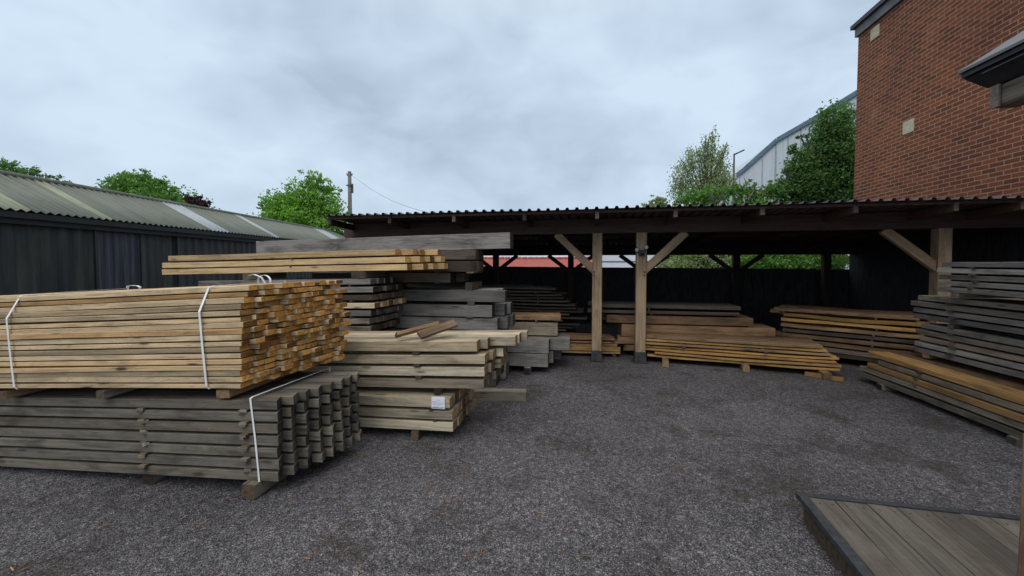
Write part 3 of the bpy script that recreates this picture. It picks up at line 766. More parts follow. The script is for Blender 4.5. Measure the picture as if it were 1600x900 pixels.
# ---- right hand stacks running towards the camera
OJ = onz(1341, 586, .07)
JY = 81.0
zJ = zat(1362, 543, onz(1341, 586, .07).y)
pJ = (zJ - .07) / 5
JM, _ = stack('low pile at right edge', 'long planks in the low pile at the right edge', 'grey', OJ, JY, 0, 4.4,
      [(pJ * .78, pJ * .22, {'mat': 'grey', 'e': -.02}), (pJ * .78, pJ * .22, {'mat': 'grey', 'e': 0}), (pJ * .78, pJ * .22, {'mat': 'orange', 'e': -.12, 'y': .01}),
       (pJ * .78, pJ * .22, {'mat': 'grey_mid', 'e': -.3, 'y': .03}), (pJ * .72, 0, {'mats': ['orange', 'brown'], 'e': -.12, 'y': .03})], .24, 4, side=-1, ej=.02, spacers=(.9, 2.2), bow=.014, angj=.4)
for s_ in (.4, 1.9, 3.2):
    q = JM @ Vector((-s_, .02, 0)); bearer(Vector((q.x, q.y, 0.0)), JY + 90, .9, .08, .068, {.4: 'far block under the low pile at the right edge', 1.9: 'middle block under the low pile at the right edge', 3.2: 'near block under the low pile at the right edge'}[s_], 'grey', 'blocks under the low pile at the right edge')
OK_ = onz(1430, 549, zJ + .05)
zK = zat(1427, 458, OK_.y)
pK = (zK - OK_.z) / 9.4
rows = []
for i in range(9):
    g_ = pK * .28 if i != 4 else pK * .65
    rows.append((pK * .72, g_, {'mat': ['grey_blue', 'grey_blue', 'grey_mid', 'grey_mid', 'grey_blue', 'grey_blue', 'grey_blue', 'grey_mid', 'weath'][i], 'e': [.0, .02, -.06, .0, -.06, .03, .05, .05, .03][i]}))
KM, zk = stack('tall silver grey stack at right edge', 'silver grey planks in the tall stack at the right edge', 'grey_blue', OK_, 81.5, 0, 3.6, rows, .24, 3, side=-1, ej=.03, spacers=(.45, 1.25, 2.2), sp_w=.07, yj=.012, angj=.3, bow=.01)
for s_ in (.1, 1.2, 2.4):
    me = board_mesh(.7, .08, .046, n=2); o = link('bearer_block', me, M['brown' if s_ == .1 else 'grey_mid'])
    o.matrix_world = KM @ Matrix.Translation((-s_, .0, -.048)) @ Matrix.Rotation(math.radians(90), 4, 'Z'); tag(o, {.1: 'pale block below far end of the silver stack', 1.2: 'dark block below middle of the silver stack', 2.4: 'dark block below near end of the silver stack'}[s_], 'block', 'blocks below the silver stack')
zK2 = OK_.z + zk + .055
OK2 = onz(1466, 455, zK2)
pK2 = (zat(1478, 407, OK2.y) - zK2) / 5
stack('grey pack topping the right edge stack', 'grey planks on top of the right edge stack', 'grey_blue', OK2, 80, 0, 2.6, [(pK2 * .74, pK2 * .26, {'e': [0, 0, .02, .04, -.05][i]}) for i in range(5)], .2, 3, side=-1, ej=.02, spacers=(.4, 1.0), sp_w=.05)
for s_ in (.15, 1.3):
    me = board_mesh(.65, .08, .05, n=2); o = link('bearer_block', me, M['grey_mid'])
    o.matrix_world = frame(OK2, 80) @ Matrix.Translation((-s_, .0, -.053)) @ Matrix.Rotation(math.radians(90), 4, 'Z'); tag(o, 'dark block under the %s of the topmost right pack' % ('far end' if s_ < 1 else 'middle'), 'block', 'blocks under the topmost right pack')

# splinters and bark scraps dropped around the stacks
def scraps():
    g = random.Random(12); mb = MB()
    for k in range(420):
        u = g.random()
        if u < .5: x, y = g.gauss(-.6, .9), g.gauss(2.7, .7)
        elif u < .8: x, y = g.gauss(3.2, 1.0), g.gauss(4.6, .6)
        else: x, y = g.uniform(-3, 4), g.uniform(1.6, 6)
        if y < 1.5: continue
        a_ = g.uniform(0, 3.14); l = g.uniform(.008, .03) * (1.6 if g.random() > .96 else 1); z = gz(x) + .009
        d = Vector((math.cos(a_), math.sin(a_), g.uniform(-.1, .1))) * l
        mb.bar(Vector((x, y, z)) - d, Vector((x, y, z)) + d, g.uniform(.003, .008), .003, taper=g.uniform(.3, 1))
    mb.build('wood_scraps', M['brown'], label='small splinters and bark scraps scattered on the gravel around the stacks', cat='debris', kind='stuff')
scraps()

# ------------------------------------------------------------------ wooden deck, bottom right
def deck():
    zt = .15
    a = onz(1243, 768, zt); b = onz(1600, 806, zt); c = onz(1348, 900, zt)
    ux = (b - a).normalized(); vy = (c - a).normalized()
    yawd = math.degrees(math.atan2(-ux.x * 0 + (-vy).y, (-vy).x))
    root = empty('wooden_deck', loc=(a.x, a.y, 0), label='low weathered timber platform with black edging at the bottom right', cat='platform')
    Wd, Ld, fw = 2.2, 1.9, .052
    def P(u, v, z): q = ux * u + vy * v; return Vector((q.x, q.y, z))
    def slab(mb, u0, u1_, v0, v1_, z0, z1):
        vs = [P(u0, v0, z0), P(u1_, v0, z0), P(u1_, v1_, z0), P(u0, v1_, z0), P(u0, v0, z1), P(u1_, v0, z1), P(u1_, v1_, z1), P(u0, v1_, z1)]
        mb.add(vs, [(0,1,2,3),(7,6,5,4),(0,4,5,1),(1,5,6,2),(2,6,7,3),(3,7,4,0)])
    M['rubber'] = plain('worn_black_edging', (.035, .037, .042), .55, .5, 30, dark=(.015, .015, .018))
    mb = MB(); slab(mb, 0, Wd, 0, fw * .8, zt - .03, zt); mb.build('edging', M['rubber'], root)
    mb = MB(); slab(mb, 0, fw, fw * .8 + .001, Ld, zt - .03, zt + .001); mb.build('edging', M['rubber'], root)
    mb = MB(); slab(mb, .03, Wd, .03, .07, .0, zt - .031); slab(mb, .02, .06, .072, Ld, .0, zt - .031); mb.build('side_board', M['grey_mid'], root)
    M['deckboard'] = wood('deck_board', [(.10, .088, .075), (.14, .122, .10), (.12, .108, .092)], (.2, .17, .13), stain=.6, knot=.3, dark=(.05, .038, .028))
    yd = math.atan2(vy.y, vy.x); u = fw + .004; k = 0
    nrm = abs(ux.cross(vy).z)
    while u < Wd - .1:
        w = [.135, .17, .15, .165, .15][k % 5]
        me = board_mesh(Ld - fw, w * nrm - .004, .026, n=3, ch=.002, bow=.001)
        q = P(u, fw * .8 + .003, zt - .030)
        # local x runs back towards the far edge
        o = link('deck_board', me, M['deckboard'], root, Matrix.Translation(q) @ Matrix.Rotation(yd + math.pi, 4, 'Z') @ Matrix.Translation((0, -(w * nrm) * 0 , 0)))
        o.matrix_local = Matrix.Translation(q) @ Matrix.Rotation(yd + math.pi, 4, 'Z') @ Matrix.Translation((0, -w * nrm + .002, 0))
        if 1:
            sc_ = MB()
            for vq in (.10, .95, 1.75):
                for du in (.25, .75):
                    pq = P(u + w * du, vq, 0); sc_.tube([(pq.x, pq.y, zt - .0045), (pq.x, pq.y, zt - .0025)], .005, 6)
            sc_.build('screw', M['black'], root)
        u += w; k += 1
deck()

# ------------------------------------------------------------------ left shed
def left_shed():
    E0 = aty(0, 320, 6.0)
    # eave line chosen 1 m above the eye
    ze = 2.58
    a = onz(0, 321, ze); b = onz(386, 364, ze)
    d = (b - a); d.z = 0; yaw_ = math.degrees(math.atan2(d.y, d.x))
    SM = Matrix.Translation((a.x, a.y, 0)) @ Matrix.Rotation(math.radians(yaw_), 4, 'Z')   # local x along wall (away), local y to the left
    SMi = SM.inverted(); oc = SMi @ Vector((0, 0, EYE)); R3 = SMi.to_3x3()
    def onpl(px, py, y=None, z=None):
        r = R3 @ ray(px, py)
        t = (y - oc.y) / r.y if y is not None else (z - oc.z) / r.z
        return oc + r * t
    root = empty('storage_shed', M=SM, label='long dark corrugated shed with grey green sheeted roof on the left', cat='shed')
    D = 1.35
    zr = onpl(0, 272, y=D).z; zr2 = onpl(540, 362, y=D).z
    zr = (zr + zr2) / 2 - .05; print('ridge', onpl(0, 272, y=D).z, zr2)
    x0, x1 = -3.0, max(14.0, onpl(545, 362, y=D).x + .0)
    M['shedwall'] = plain('dark_painted_container_wall', (.024, .027, .025), .6, .3, 2.2, stretch=(3.2, 3, .22), dark=(.009, .012, .015), hi=(.055, .060, .048))
    M['shedblue'] = plain('dark_blue_streaked_panel', (.024, .030, .042), .5, .5, 2.5, stretch=(8, 3, .3), dark=(.009, .013, .020), hi=(.07, .08, .09))
    # fibre cement roof with corrugation
    def roofpart(xa, xb, mat, name, dz=0.0, back=False, parent=root):
        mb = MB(); vs = []; n = max(2, int((xb - xa) / .0365)); rowsn = 2
        ys = [(-.18, ze - .06), (D, zr)] if not back else [(D, zr), (2 * D + .18, ze - .06)]
        for (y, z) in ys:
            for i in range(n + 1):
                x = xa + (xb - xa) * i / n; vs.append((x, y, z + dz + .024 * math.cos(2 * math.pi * x / .146)))
        t = .007
        for (y, z) in ys:
            for i in range(n + 1):
                x = xa + (xb - xa) * i / n; vs.append((x, y, z + dz - t + .024 * math.cos(2 * math.pi * x / .146)))
        m = n + 1; fs = [(i, i+1, m+i+1, m+i) for i in range(n)] + [(2*m+i, 3*m+i, 3*m+i+1, 2*m+i+1) for i in range(n)] + [(2*m+i, 2*m+i+1, i+1, i) for i in range(n)] + [(m+i, m+i+1, 3*m+i+1, 3*m+i) for i in range(n)]
        mb.add(vs, fs); return mb.build(name, mat, parent, smooth=True)
    m, ns, ls, bb = newmat('weathered_cement_roof', .85, .2)
    t = ns.new('ShaderNodeTexCoord')
    mpp = ns.new('ShaderNodeMapping'); mpp.inputs['Scale'].default_value = (14, .6, .6); ls.new(t.outputs['Object'], mpp.inputs[0])
    n1_ = N(ns, 'ShaderNodeTexNoise', Scale=1.0, Detail=5.0, Roughness=.6); ls.new(mpp.outputs[0], n1_.inputs['Vector'])
    n2_ = N(ns, 'ShaderNodeTexNoise', Scale=3.0, Detail=6.0, Roughness=.7); ls.new(t.outputs['Object'], n2_.inputs['Vector'])
    c = ramp(ns, ls, n1_.outputs['Fac'], [(.3, (.135, .148, .125)), (.5, (.165, .178, .152)), (.7, (.195, .208, .18))])
    c = mixc(ns, ls, ramp(ns, ls, n2_.outputs['Fac'], [(.5, 0.0), (.72, .55)]), c, (.12, .14, .085))
    ls.new(c, bb.inputs['Base Color']); M['fc'] = m
    M['sheetlight'] = plain('translucent_rooflight_sheet', (.34, .38, .40), .5, .12, 4, stretch=(8, .5, 1))
    M['sheetyellow'] = plain('yellowed_rooflight_sheet', (.26, .28, .19), .5, .2, 4, stretch=(8, .5, 1))
    # rooflight strips: (ridge px left, ridge px right)
    def rx(px, py): return onpl(px, py, y=D).x
    def ridge_y(px): return 272 + (362 - 272) * (px / 540) ** .93
    strips = []
    def ex(px, py): return onpl(px, py, z=ze - .06).x
    for ea, eb, mt in ((-60, 84, 'sheetyellow'), (189, 202, 'sheetyellow'), (349, 376, 'sheetlight'), (444, 453, 'sheetlight'), ):
        ya = 321 + (ea) * (364 - 321) / 386; yb = 321 + (eb) * (364 - 321) / 386
        strips.append((ex(ea, ya), ex(eb, yb), mt))
    strips.append((rx(487, 354), rx(505, 357), 'sheetlight'))
    strips.sort()
    cur = x0
    for xa, xb, mt in strips:
        if xa > cur + .02: roofpart(cur, xa, M['fc'], 'roof_sheeting')
        roofpart(xa + .002, xb - .002, M[mt], 'rooflight', dz=.002); cur = xb
    roofpart(cur, x1, M['fc'], 'roof_sheeting')
    roofpart(x0, x1, M['fc'], 'roof_sheeting', back=True)
    mb = MB(); mb.tube([(x0, D, zr + .015), (x1, D, zr + .012)], .055, 10); mb.build('ridge_cap', M['fc'], root)
    # wall, container style ribs
    def ribs(xa, xb, y, z0, z1, mat, name, dep=.035, pitch=.28):
        mb = MB(); x = xa; pr2 = []
        while x < xb:
            pr2 += [(x, 0), (x + pitch*.25, 0), (x + pitch*.5, dep), (x + pitch*.75, dep)]; x += pitch
        pr2 = [p_ for p_ in pr2 if p_[0] <= xb] + [(xb, 0)]
        vs = [(p_[0], y + p_[1], z0) for p_ in pr2] + [(p_[0], y + p_[1], z1) for p_ in pr2] + [(p_[0], y + p_[1] + .02, z0) for p_ in pr2] + [(p_[0], y + p_[1] + .02, z1) for p_ in pr2]
        k = len(pr2); fs = [(i, i+1, k+i+1, k+i) for i in range(k-1)] + [(2*k+i, 3*k+i, 3*k+i+1, 2*k+i+1) for i in range(k-1)]
        fs += [(k+i, k+i+1, 3*k+i+1, 3*k+i) for i in range(k-1)]
        mb.add(vs, fs); return mb.build(name, mat, root)
    zw = ze - .30
    # door opening positions
    xd0 = onpl(152, 400, y=.0).x; xd1 = onpl(277, 420, y=.0).x; xdm = onpl(222, 410, y=0).x
    zdt = onpl(152, 359, y=0).z
    ribs(x0, xd0 - .06, 0, -.5, zw, M['shedwall'], 'wall')
    ribs(xd1 + .06, x1, 0, -.5, zw, M['shedwall'], 'wall')
    ribs(xd0 - .059, xd1 + .059, 0.0, zdt + .06, zw, M['shedwall'], 'wall')
    mb = MB(); mb.box((xd0 - .06, -.03, -.5), (xd0, .06, zdt + .058)); mb.box((xd1, -.03, -.5), (xd1 + .06, .06, zdt + .058)); mb.box((xd0 + .001, -.028, zdt), (xd1 - .001, .06, zdt + .056)); mb.build('door_frame', M['shedwall'], root)
    ribs(xd0 + .002, xdm - .02, .03, -.5, zdt - .002, M['shedblue'], 'door', .015, .2)
    ribs(xdm + .02, xd1 - .002, .03, -.5, zdt - .002, M['shedwall'], 'door', .015, .2)
    mb = MB(); mb.box((xdm - .018, .0, -.5), (xdm + .018, .05, zdt - .003)); mb.build('door_post', M['shedwall'], root)
    M['darkrail'] = plain('dark_eave_board', (.016, .018, .020), .7, .3)
    mb = MB(); mb.box((x0, -.10, zw + .0), (x1, -.001, zw + .10)); mb.box((x0, -.16, zw + .10), (x1, -.02, ze - .095)); mb.build('eave_board', M['darkrail'], root)
    mb = MB(); mb.box((x0 + .06, .062, zw - .12), (x1 - .06, .10, ze - .085)); mb.build('gap_filler', M['darkrail'], root)  # filler box added to stop light leaking in between wall and eave
    mb = MB(); mb.box((x0, .06, -.5), (x0 + .05, 2 * D - .06, ze - .1)); mb.box((x1 - .05, .06, -.5), (x1, 2 * D - .06, ze - .1)); mb.box((x0, 2 * D - .05, -.5), (x1, 2 * D, ze - .1)); mb.build('back_wall', M['shedwall'], root)
    for xg in (x0 + .02, x1 - .04):
        mb = MB(); mb.add([(xg, -.0, ze - .1), (xg, 2*D, ze - .1), (xg, D, zr - .04), (xg + .03, -.0, ze - .1), (xg + .03, 2*D, ze - .1), (xg + .03, D, zr - .04)], [(0,2,1), (3,4,5), (0,1,4,3), (1,2,5,4), (2,0,3,5)]); mb.build('gable', M['shedwall'], root)
left_shed()

# ------------------------------------------------------------------ brick building, right
def brick_material():
    m, ns, ls, b = newmat('red_brick_wall', .85, .2)
    t = ns.new('ShaderNodeTexCoord'); sp = ns.new('ShaderNodeSeparateXYZ'); ls.new(t.outputs['Object'], sp.inputs[0])
    ad = math_(ns, ls, 'ADD', sp.outputs['X'], sp.outputs['Y'])
    cb = ns.new('ShaderNodeCombineXYZ'); ls.new(ad, cb.inputs[0]); ls.new(sp.outputs['Z'], cb.inputs[1])
    nz = N(ns, 'ShaderNodeTexNoise', Scale=9.0, Detail=3.0); ls.new(cb.outputs[0], nz.inputs['Vector'])
    va = ns.new('ShaderNodeVectorMath'); va.operation = 'MULTIPLY_ADD'; va.inputs[1].default_value = (.008, .008, 0); ls.new(nz.outputs['Color'], va.inputs[0]); ls.new(cb.outputs[0], va.inputs[2])
    br = ns.new('ShaderNodeTexBrick'); ls.new(va.outputs[0], br.inputs['Vector'])
    for k, v in (('Scale', 1.0), ('Mortar Size', .0085), ('Mortar Smooth', .2), ('Brick Width', .225), ('Row Height', .075), ('Bias', -.1)): br.inputs[k].default_value = v
    br.inputs['Color1'].default_value = (.235, .078, .040, 1); br.inputs['Color2'].default_value = (.115, .042, .030, 1); br.inputs['Mortar'].default_value = (.36, .215, .135, 1)
    n1_ = N(ns, 'ShaderNodeTexNoise', Scale=.6, Detail=5.0, Roughness=.6); ls.new(t.outputs['Object'], n1_.inputs['Vector'])
    c = mixc(ns, ls, 1.0, br.outputs['Color'], ramp(ns, ls, n1_.outputs['Fac'], [(.3, (.78, .76, .8)), (.6, (1.1, 1.1, 1.05))]), 'MULTIPLY')
    n2_ = N(ns, 'ShaderNodeTexNoise', Scale=38.0, Detail=4.0); ls.new(t.outputs['Object'], n2_.inputs['Vector'])
    c = mixc(ns, ls, 1.0, c, ramp(ns, ls, n2_.outputs['Fac'], [(.3, .75), (.7, 1.2)]), 'MULTIPLY')
    n3_ = N(ns, 'ShaderNodeTexNoise', Scale=2.6, Detail=2.0); ls.new(t.outputs['Object'], n3_.inputs['Vector'])
    c = mixc(ns, ls, ramp(ns, ls, n3_.outputs['Fac'], [(.68, 0.0), (.80, .35)]), c, (.35, .30, .27))
    ls.new(c, b.inputs['Base Color'])
    bump(ns, ls, b, br.outputs['Fac'], -.6, .006)
    return m
def brick_building():
    Yc = 9.3
    a = aty(1334, 300, Yc)
    ang = math.atan2(1.0, .185)          # wall heading away from the camera
    # local x runs from the far corner towards the camera
    BM = Matrix.Translation((a.x, a.y, 0)) @ Matrix.Rotation(ang + math.pi, 4, 'Z')
    BMi = BM.inverted(); oc = BMi @ Vector((0, 0, EYE)); R3 = BMi.to_3x3()
    def onw(px, py, y=0.0): r = R3 @ ray(px, py); return oc + r * ((y - oc.y) / r.y)
    root = empty('brick_building', M=BM, label='tall red brick building rising at the right behind the open store', cat='building')
    zt = onw(1341, 58).z
    M['brick'] = brick_material()
    M['fascia'] = plain('grey_fascia_board', (.15, .15, .16), .6, .2, 3)
    M['vent'] = plain('cream_terracotta_vent', (.55, .50, .36), .7, .15, 20)
    ly = 6.0
    mb = MB(); mb.box((0, 0, -.2), (9.5, ly, zt)); mb.build('wall', M['brick'], root)
    mb = MB(); mb.box((-.03, -.06, zt), (9.6, ly + .05, zt + .20)); mb.build('fascia', M['fascia'], root)
    M['roofedge'] = plain('dark_roof_edge', (.05, .05, .058), .6, .2, 3)
    mb = MB(); mb.box((-.08, -.13, zt + .20), (9.7, ly + .1, zt + .29)); mb.build('roof', M['roofedge'], root)
    for px, py, ly_ in ((1368, 51, True), (1420, 198, False)):
        c = onw(px, py)
        mb = MB(); h = .125
        mb.box((c.x - h, -.018, c.z - h), (c.x + h, .01, c.z + h))
        v = mb.build('air_vent', M['vent'], root)
        if ly_:
            s_ = MB()
            for k in range(5): s_.box((c.x - .1 + k * .045, -.024, c.z - .1), (c.x - .1 + k * .045 + .018, -.0185, c.z + .1))
            s_.build('louvre', M['vent'], v)
    return BM
BM_ = brick_building()
def shade_lining():  # dark boards added over the brick, standing in for shade under the roof
    mb = MB(); x = .0
    inv = CMi @ BM_
    while x < 5.6:
        p = inv @ Vector((x, 0, 0)); zt_ = zroof(p.y) - .05
        a_ = inv @ Vector((x, .05, 0)); q_ = inv @ Vector((x + .145, .05, 0)); a2 = inv @ Vector((x, .03, 0)); q2 = inv @ Vector((x + .145, .03, 0))
        s_ = -1 if False else 1
        a_ = inv @ Vector((x, -.05, 0)); q_ = inv @ Vector((x + .145, -.05, 0)); a2 = inv @ Vector((x, -.025, 0)); q2 = inv @ Vector((x + .145, -.025, 0))
        vs = [(a_.x, a_.y, -.1), (q_.x, q_.y, -.1), (q2.x, q2.y, -.1), (a2.x, a2.y, -.1), (a_.x, a_.y, zt_), (q_.x, q_.y, zt_), (q2.x, q2.y, zt_), (a2.x, a2.y, zt_)]
        mb.add(vs, [(0,3,2,1),(4,5,6,7),(0,1,5,4),(1,2,6,5),(2,3,7,6),(3,0,4,7)]); x += .15
    mb.build('end_boarding', M['fence'], canopy)
shade_lining()

# ------------------------------------------------------------------ porch eave close at the right
def porch():
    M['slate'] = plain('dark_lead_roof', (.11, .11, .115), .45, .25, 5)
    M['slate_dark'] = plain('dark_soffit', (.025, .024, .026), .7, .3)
    M['porchwood'] = wood('porch_oak', [(.24, .19, .15), (.28, .22, .17), (.25, .2, .16)], (.32, .27, .22), stain=.35, knot=.2)
    c = aty(1496, 117, 2.55)
    PM = Matrix.Translation((c.x, c.y, 0)) @ Matrix.Rotation(math.radians(-10), 4, 'Z')     # local -y towards the camera, local x to the right
    PMi = PM.inverted(); oc = PMi @ Vector((0, 0, EYE)); R3 = PMi.to_3x3()
    def onp(px, py, y): r = R3 @ ray(px, py); return oc + r * ((y - oc.y) / r.y)
    root = empty('timber_porch', M=PM, label='small timber porch roof corner jutting in at the right picture edge', cat='porch')
    z0 = c.z; S = 2.4; H_ = .94
    def pyr(o_, th, zz, mat, name):
        mb = MB(); cs = [(o_, -o_), (S - o_, -o_), (S - o_, -S + o_), (o_, -S + o_)]; vs = []
        for t in (0, th): vs += [(x, y, z0 + zz + t) for x, y in cs] + [(S/2, -S/2, z0 + zz + t + H_ - o_ * .7)]
        fs = []
        for k in range(4):
            n_ = (k + 1) % 4
            fs += [(5 + k, 9, 5 + n_), (k, n_, 4), (k, 5 + k, 5 + n_, n_)]
        mb.add(vs, fs); return mb.build(name, mat, root)
    pyr(0, .018, 0, M['slate'], 'roof_covering')
    pyr(.25, .018, .215, M['slate'], 'roof_covering')
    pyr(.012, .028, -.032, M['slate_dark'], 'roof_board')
    # drip edge and soffit
    mb = MB(); mb.box((.03, -S + .03, z0 - .052), (.045, -.12, z0 - .036)); mb.build('drip_edge', M['slate'], root)
    mb = MB(); t_ = [(.02, -.02, z0 - .04), (S - .02, -.02, z0 - .04), (S - .02, -S + .02, z0 - .04), (.02, -S + .02, z0 - .04), (.12, -.05, z0 - .115), (S - .12, -.05, z0 - .115), (S - .12, -S + .12, z0 - .115), (.12, -S + .12, z0 - .115)]
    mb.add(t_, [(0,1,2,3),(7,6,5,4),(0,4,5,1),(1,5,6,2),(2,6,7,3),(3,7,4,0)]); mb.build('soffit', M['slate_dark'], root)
    bh = z0 - .116 - (EYE + 232 / F * 2.5)
    for bx_ in (.13, S - .27):
        bl = board_mesh(2.1, .14, bh, n=6, ch=.012, bow=.003)
        link('beam', bl, M['porchwood'], root, Matrix.Translation((bx_ + .14, -.07, z0 - .117 - bh)) @ Matrix.Rotation(math.radians(90), 4, 'Z'))
    mb = MB(); mb.box((.118, -.125, z0 - .119 - bh), (.129, -.072, z0 - .118)); mb.build('batten', M['porchwood'], root)
    for (x, y) in ((.14, -2.15), (S - .27, -2.15), (S - .27, -.2)):
        bl = board_mesh(z0 - .118 - bh, .13, .13, n=4, ch=.01, bow=.001)
        link('post', bl, M['porchwood'], root, Matrix.Translation((x, y, z0 - .118 - bh)) @ Matrix(((0,0,1,0),(0,1,0,0),(1,0,0,0),(0,0,0,1))))
    q = aty(1592, 700, 1.34)
    bl = board_mesh(1.0, .12, .12, n=3, ch=.012, bow=.001)
    o = link('timber_post', bl, M['brown']); o.matrix_world = Matrix.Translation((q.x, q.y - .12, 1.0)) @ Matrix(((0,0,1,0),(0,1,0,0),(1,0,0,0),(0,0,0,1)))
    tag(o, 'short brown timber post close to the camera at the right picture edge', 'post')
porch()

# ------------------------------------------------------------------ background buildings
def warehouse():
    M['cladding'] = plain('pale_metal_cladding', (.50, .55, .58), .5, .08, 1.5, stretch=(6, 6, .2))
    M['bluetrim'] = plain('blue_grey_trim', (.10, .165, .22), .5, .15, 2)
    Yw = 34.0
    pts = [(1150, 274), (1161, 265.5), (1213, 219), (1264, 190), (1338, 145), (1420, 98)]
    root = empty('warehouse', loc=aty(1240, 400, Yw), label='large pale metal clad warehouse with blue roof trim beyond the trees', cat='building')
    o0 = root.location.copy(); o0.z = 0; root.location.z = 0
    def Yof(px): return Yw - (px - 1160) * .028
    top = [aty(px, py, Yof(px)) - o0 for px, py in pts]
    dep = Vector((5.0, 22.0, 0))
    mb = MB(); n = len(top)
    vs = [(p.x, p.y, 0) for p in top] + [tuple(p) for p in top] + [(p.x + dep.x, p.y + dep.y, 0) for p in top] + [tuple(p + dep) for p in top]
    fs = [(i, i+1, n+i+1, n+i) for i in range(n-1)] + [(2*n+i+1, 2*n+i, 3*n+i, 3*n+i+1) for i in range(n-1)] + [(0, n, 3*n, 2*n), (n-1, 3*n-1, 4*n-1, 2*n-1)]
    mb.add(vs, fs); mb.build('wall', M['cladding'], root)
    mb = MB(); vs = [tuple(p + Vector((0, 0, .02))) for p in top] + [tuple(p + dep + Vector((0, 0, .02))) for p in top]
    mb.add(vs, [(i, i+1, n+i+1, n+i) for i in range(n-1)]); mb.build('roof', M['cladding'], root)
    mb = MB()
    for i in range(n-1): mb.bar(top[i] + Vector((0, -.12, .0)), top[i+1] + Vector((0, -.12, .0)), .2, .32)
    mb.build('roof_trim', M['bluetrim'], root)
    mb = MB()
    for px in (1192, 1212, 1213, 1232, 1252, 1273, 1294, 1315):
        # seam lines on the cladding, slim raised ribs
        for i in range(n-1):
            if pts[i][0] <= px <= pts[i+1][0]:
                t = (px - pts[i][0]) / (pts[i+1][0] - pts[i][0]); p_ = top[i].lerp(top[i+1], t); mb.box((p_.x - .03, p_.y - .05, 0), (p_.x + .03, p_.y - .01, p_.z - .2)); break
    M['seam'] = plain('grey_seam', (.36, .40, .43), .5, .1)
    mb.build('cladding_seam', M['seam'], root)
warehouse()
def far_buildings():
    M['redtile'] = plain('red_roof_tiles', (.36, .085, .065), .7, .25, 6, stretch=(1, 1, 8), bmp=.4)
    M['render'] = plain('pale_render', (.5, .47, .44), .8, .1)
    M['whitemetal'] = plain('white_cladding', (.72, .76, .82), .5, .05, 2)
    Y = 22.0
    a = aty(700, 402, Y); b = aty(934, 402, Y)
    root = empty('red_roofed_building', loc=(a.x, Y, 0), label='low building with a red tiled roof seen through gap below the store roof', cat='building')
    w = b.x - a.x
    zt = a.z - .05
    mb = MB(); mb.box((0, 0, 0), (w, 5, .9)); mb.build('wall', M['render'], root)
    mb = MB(); mb.add([(-.2, -.4, .9), (w + .2, -.4, .9), (w + .2, 2.2, zt), (-.2, 2.2, zt), (-.2, 5.2, .9), (w + .2, 5.2, .9)], [(0,1,2,3), (3,2,5,4), (0,3,4), (1,5,2), (0,4,5,1)])
    r = mb.build('roof', M['redtile'], root)
    mb = MB(); k = 0
    while k * .35 < w: mb.tube([(k * .35, 2.2, zt + .0), (k * .35 + .33, 2.2, zt + .02)], [.09, .10], 8); k += 1
    mb.build('ridge_tile', M['redtile'], r)
    a = aty(937, 396, 26.0); b = aty(1075, 396, 26.0)
    root = empty('white_shed', loc=(a.x, 26.0, 0), label='plain white clad building seen between the two middle posts', cat='building')
    mb = MB(); mb.box((0, 0, 0), (b.x - a.x, 8, 2.55)); mb.build('wall', M['whitemetal'], root)
    mb = MB(); mb.box((-.1, -.1, 2.55), (b.x - a.x + .1, 8.1, 2.7)); mb.build('roof', M['fascia'], root)
    mb = MB(); mb.box((0, -.04, 1.62), (b.x - a.x, -.002, 1.68)); mb.build('trim', M['fascia'], root)
far_buildings()

# telegraph pole with wire
def pole():
    p = aty(547, 330, 24.0); zt = zat(547, 268, 24.0)
    root = empty('telegraph_pole', loc=(p.x, p.y, 0), label='wooden telegraph pole beyond the roof with a thin wire', cat='pole')
    M['polewood'] = plain('pole_wood', (.24, .22, .21), .8, .2, 4)
    mb = MB(); mb.tube([(0, 0, 0), (0, 0, zt)], [.15, .105], 10); mb.build('shaft', M['polewood'], root)
    mb = MB(); mb.box((-.16, -.13, zt - .9), (.16, -.10, zt - .82)); mb.box((.10, -.06, zt - 1.3), (.2, .06, zt - .75)); mb.tube([(.12, 0, zt - .25), (.17, 0, zt - .12)], .035, 6); mb.tube([(-.12, 0, zt - .25), (-.17, 0, zt - .12)], .035, 6); mb.build('fitting', M['steel'], root)
    e_ = aty(680, 335, 18.0) - root.location
    pts = [Vector((.1, 0, zt - .2)).lerp(e_, t) + Vector((0, 0, -.35 * math.sin(math.pi * t))) for t in np.linspace(0, 1, 10)]
    mb = MB(); mb.tube(pts, .009, 5); mb.build('wire', M['polewood'], root)
pole()
def lamp():
    Y = 26.0; p = aty(1146, 300, Y); zt = zat(1146, 240, Y)
    root = empty('street_lamp', loc=(p.x, Y, 0), label='grey street lamp with a flat angled head above the birch and shrubs', cat='street lamp')
    mb = MB(); mb.tube([(0, 0, 0), (0, 0, zt)], [.09, .05], 8); mb.build('pole', M['steel'], root)
    mb = MB(); mb.tube([(0, 0, zt - .05), (.2, 0, zt - .0)], .03, 6); mb.bar((.1, 0, zt - .02), (.62, 0, zt + .22), .22, .09); mb.build('lamp_head', M['steel'], root)
lamp()

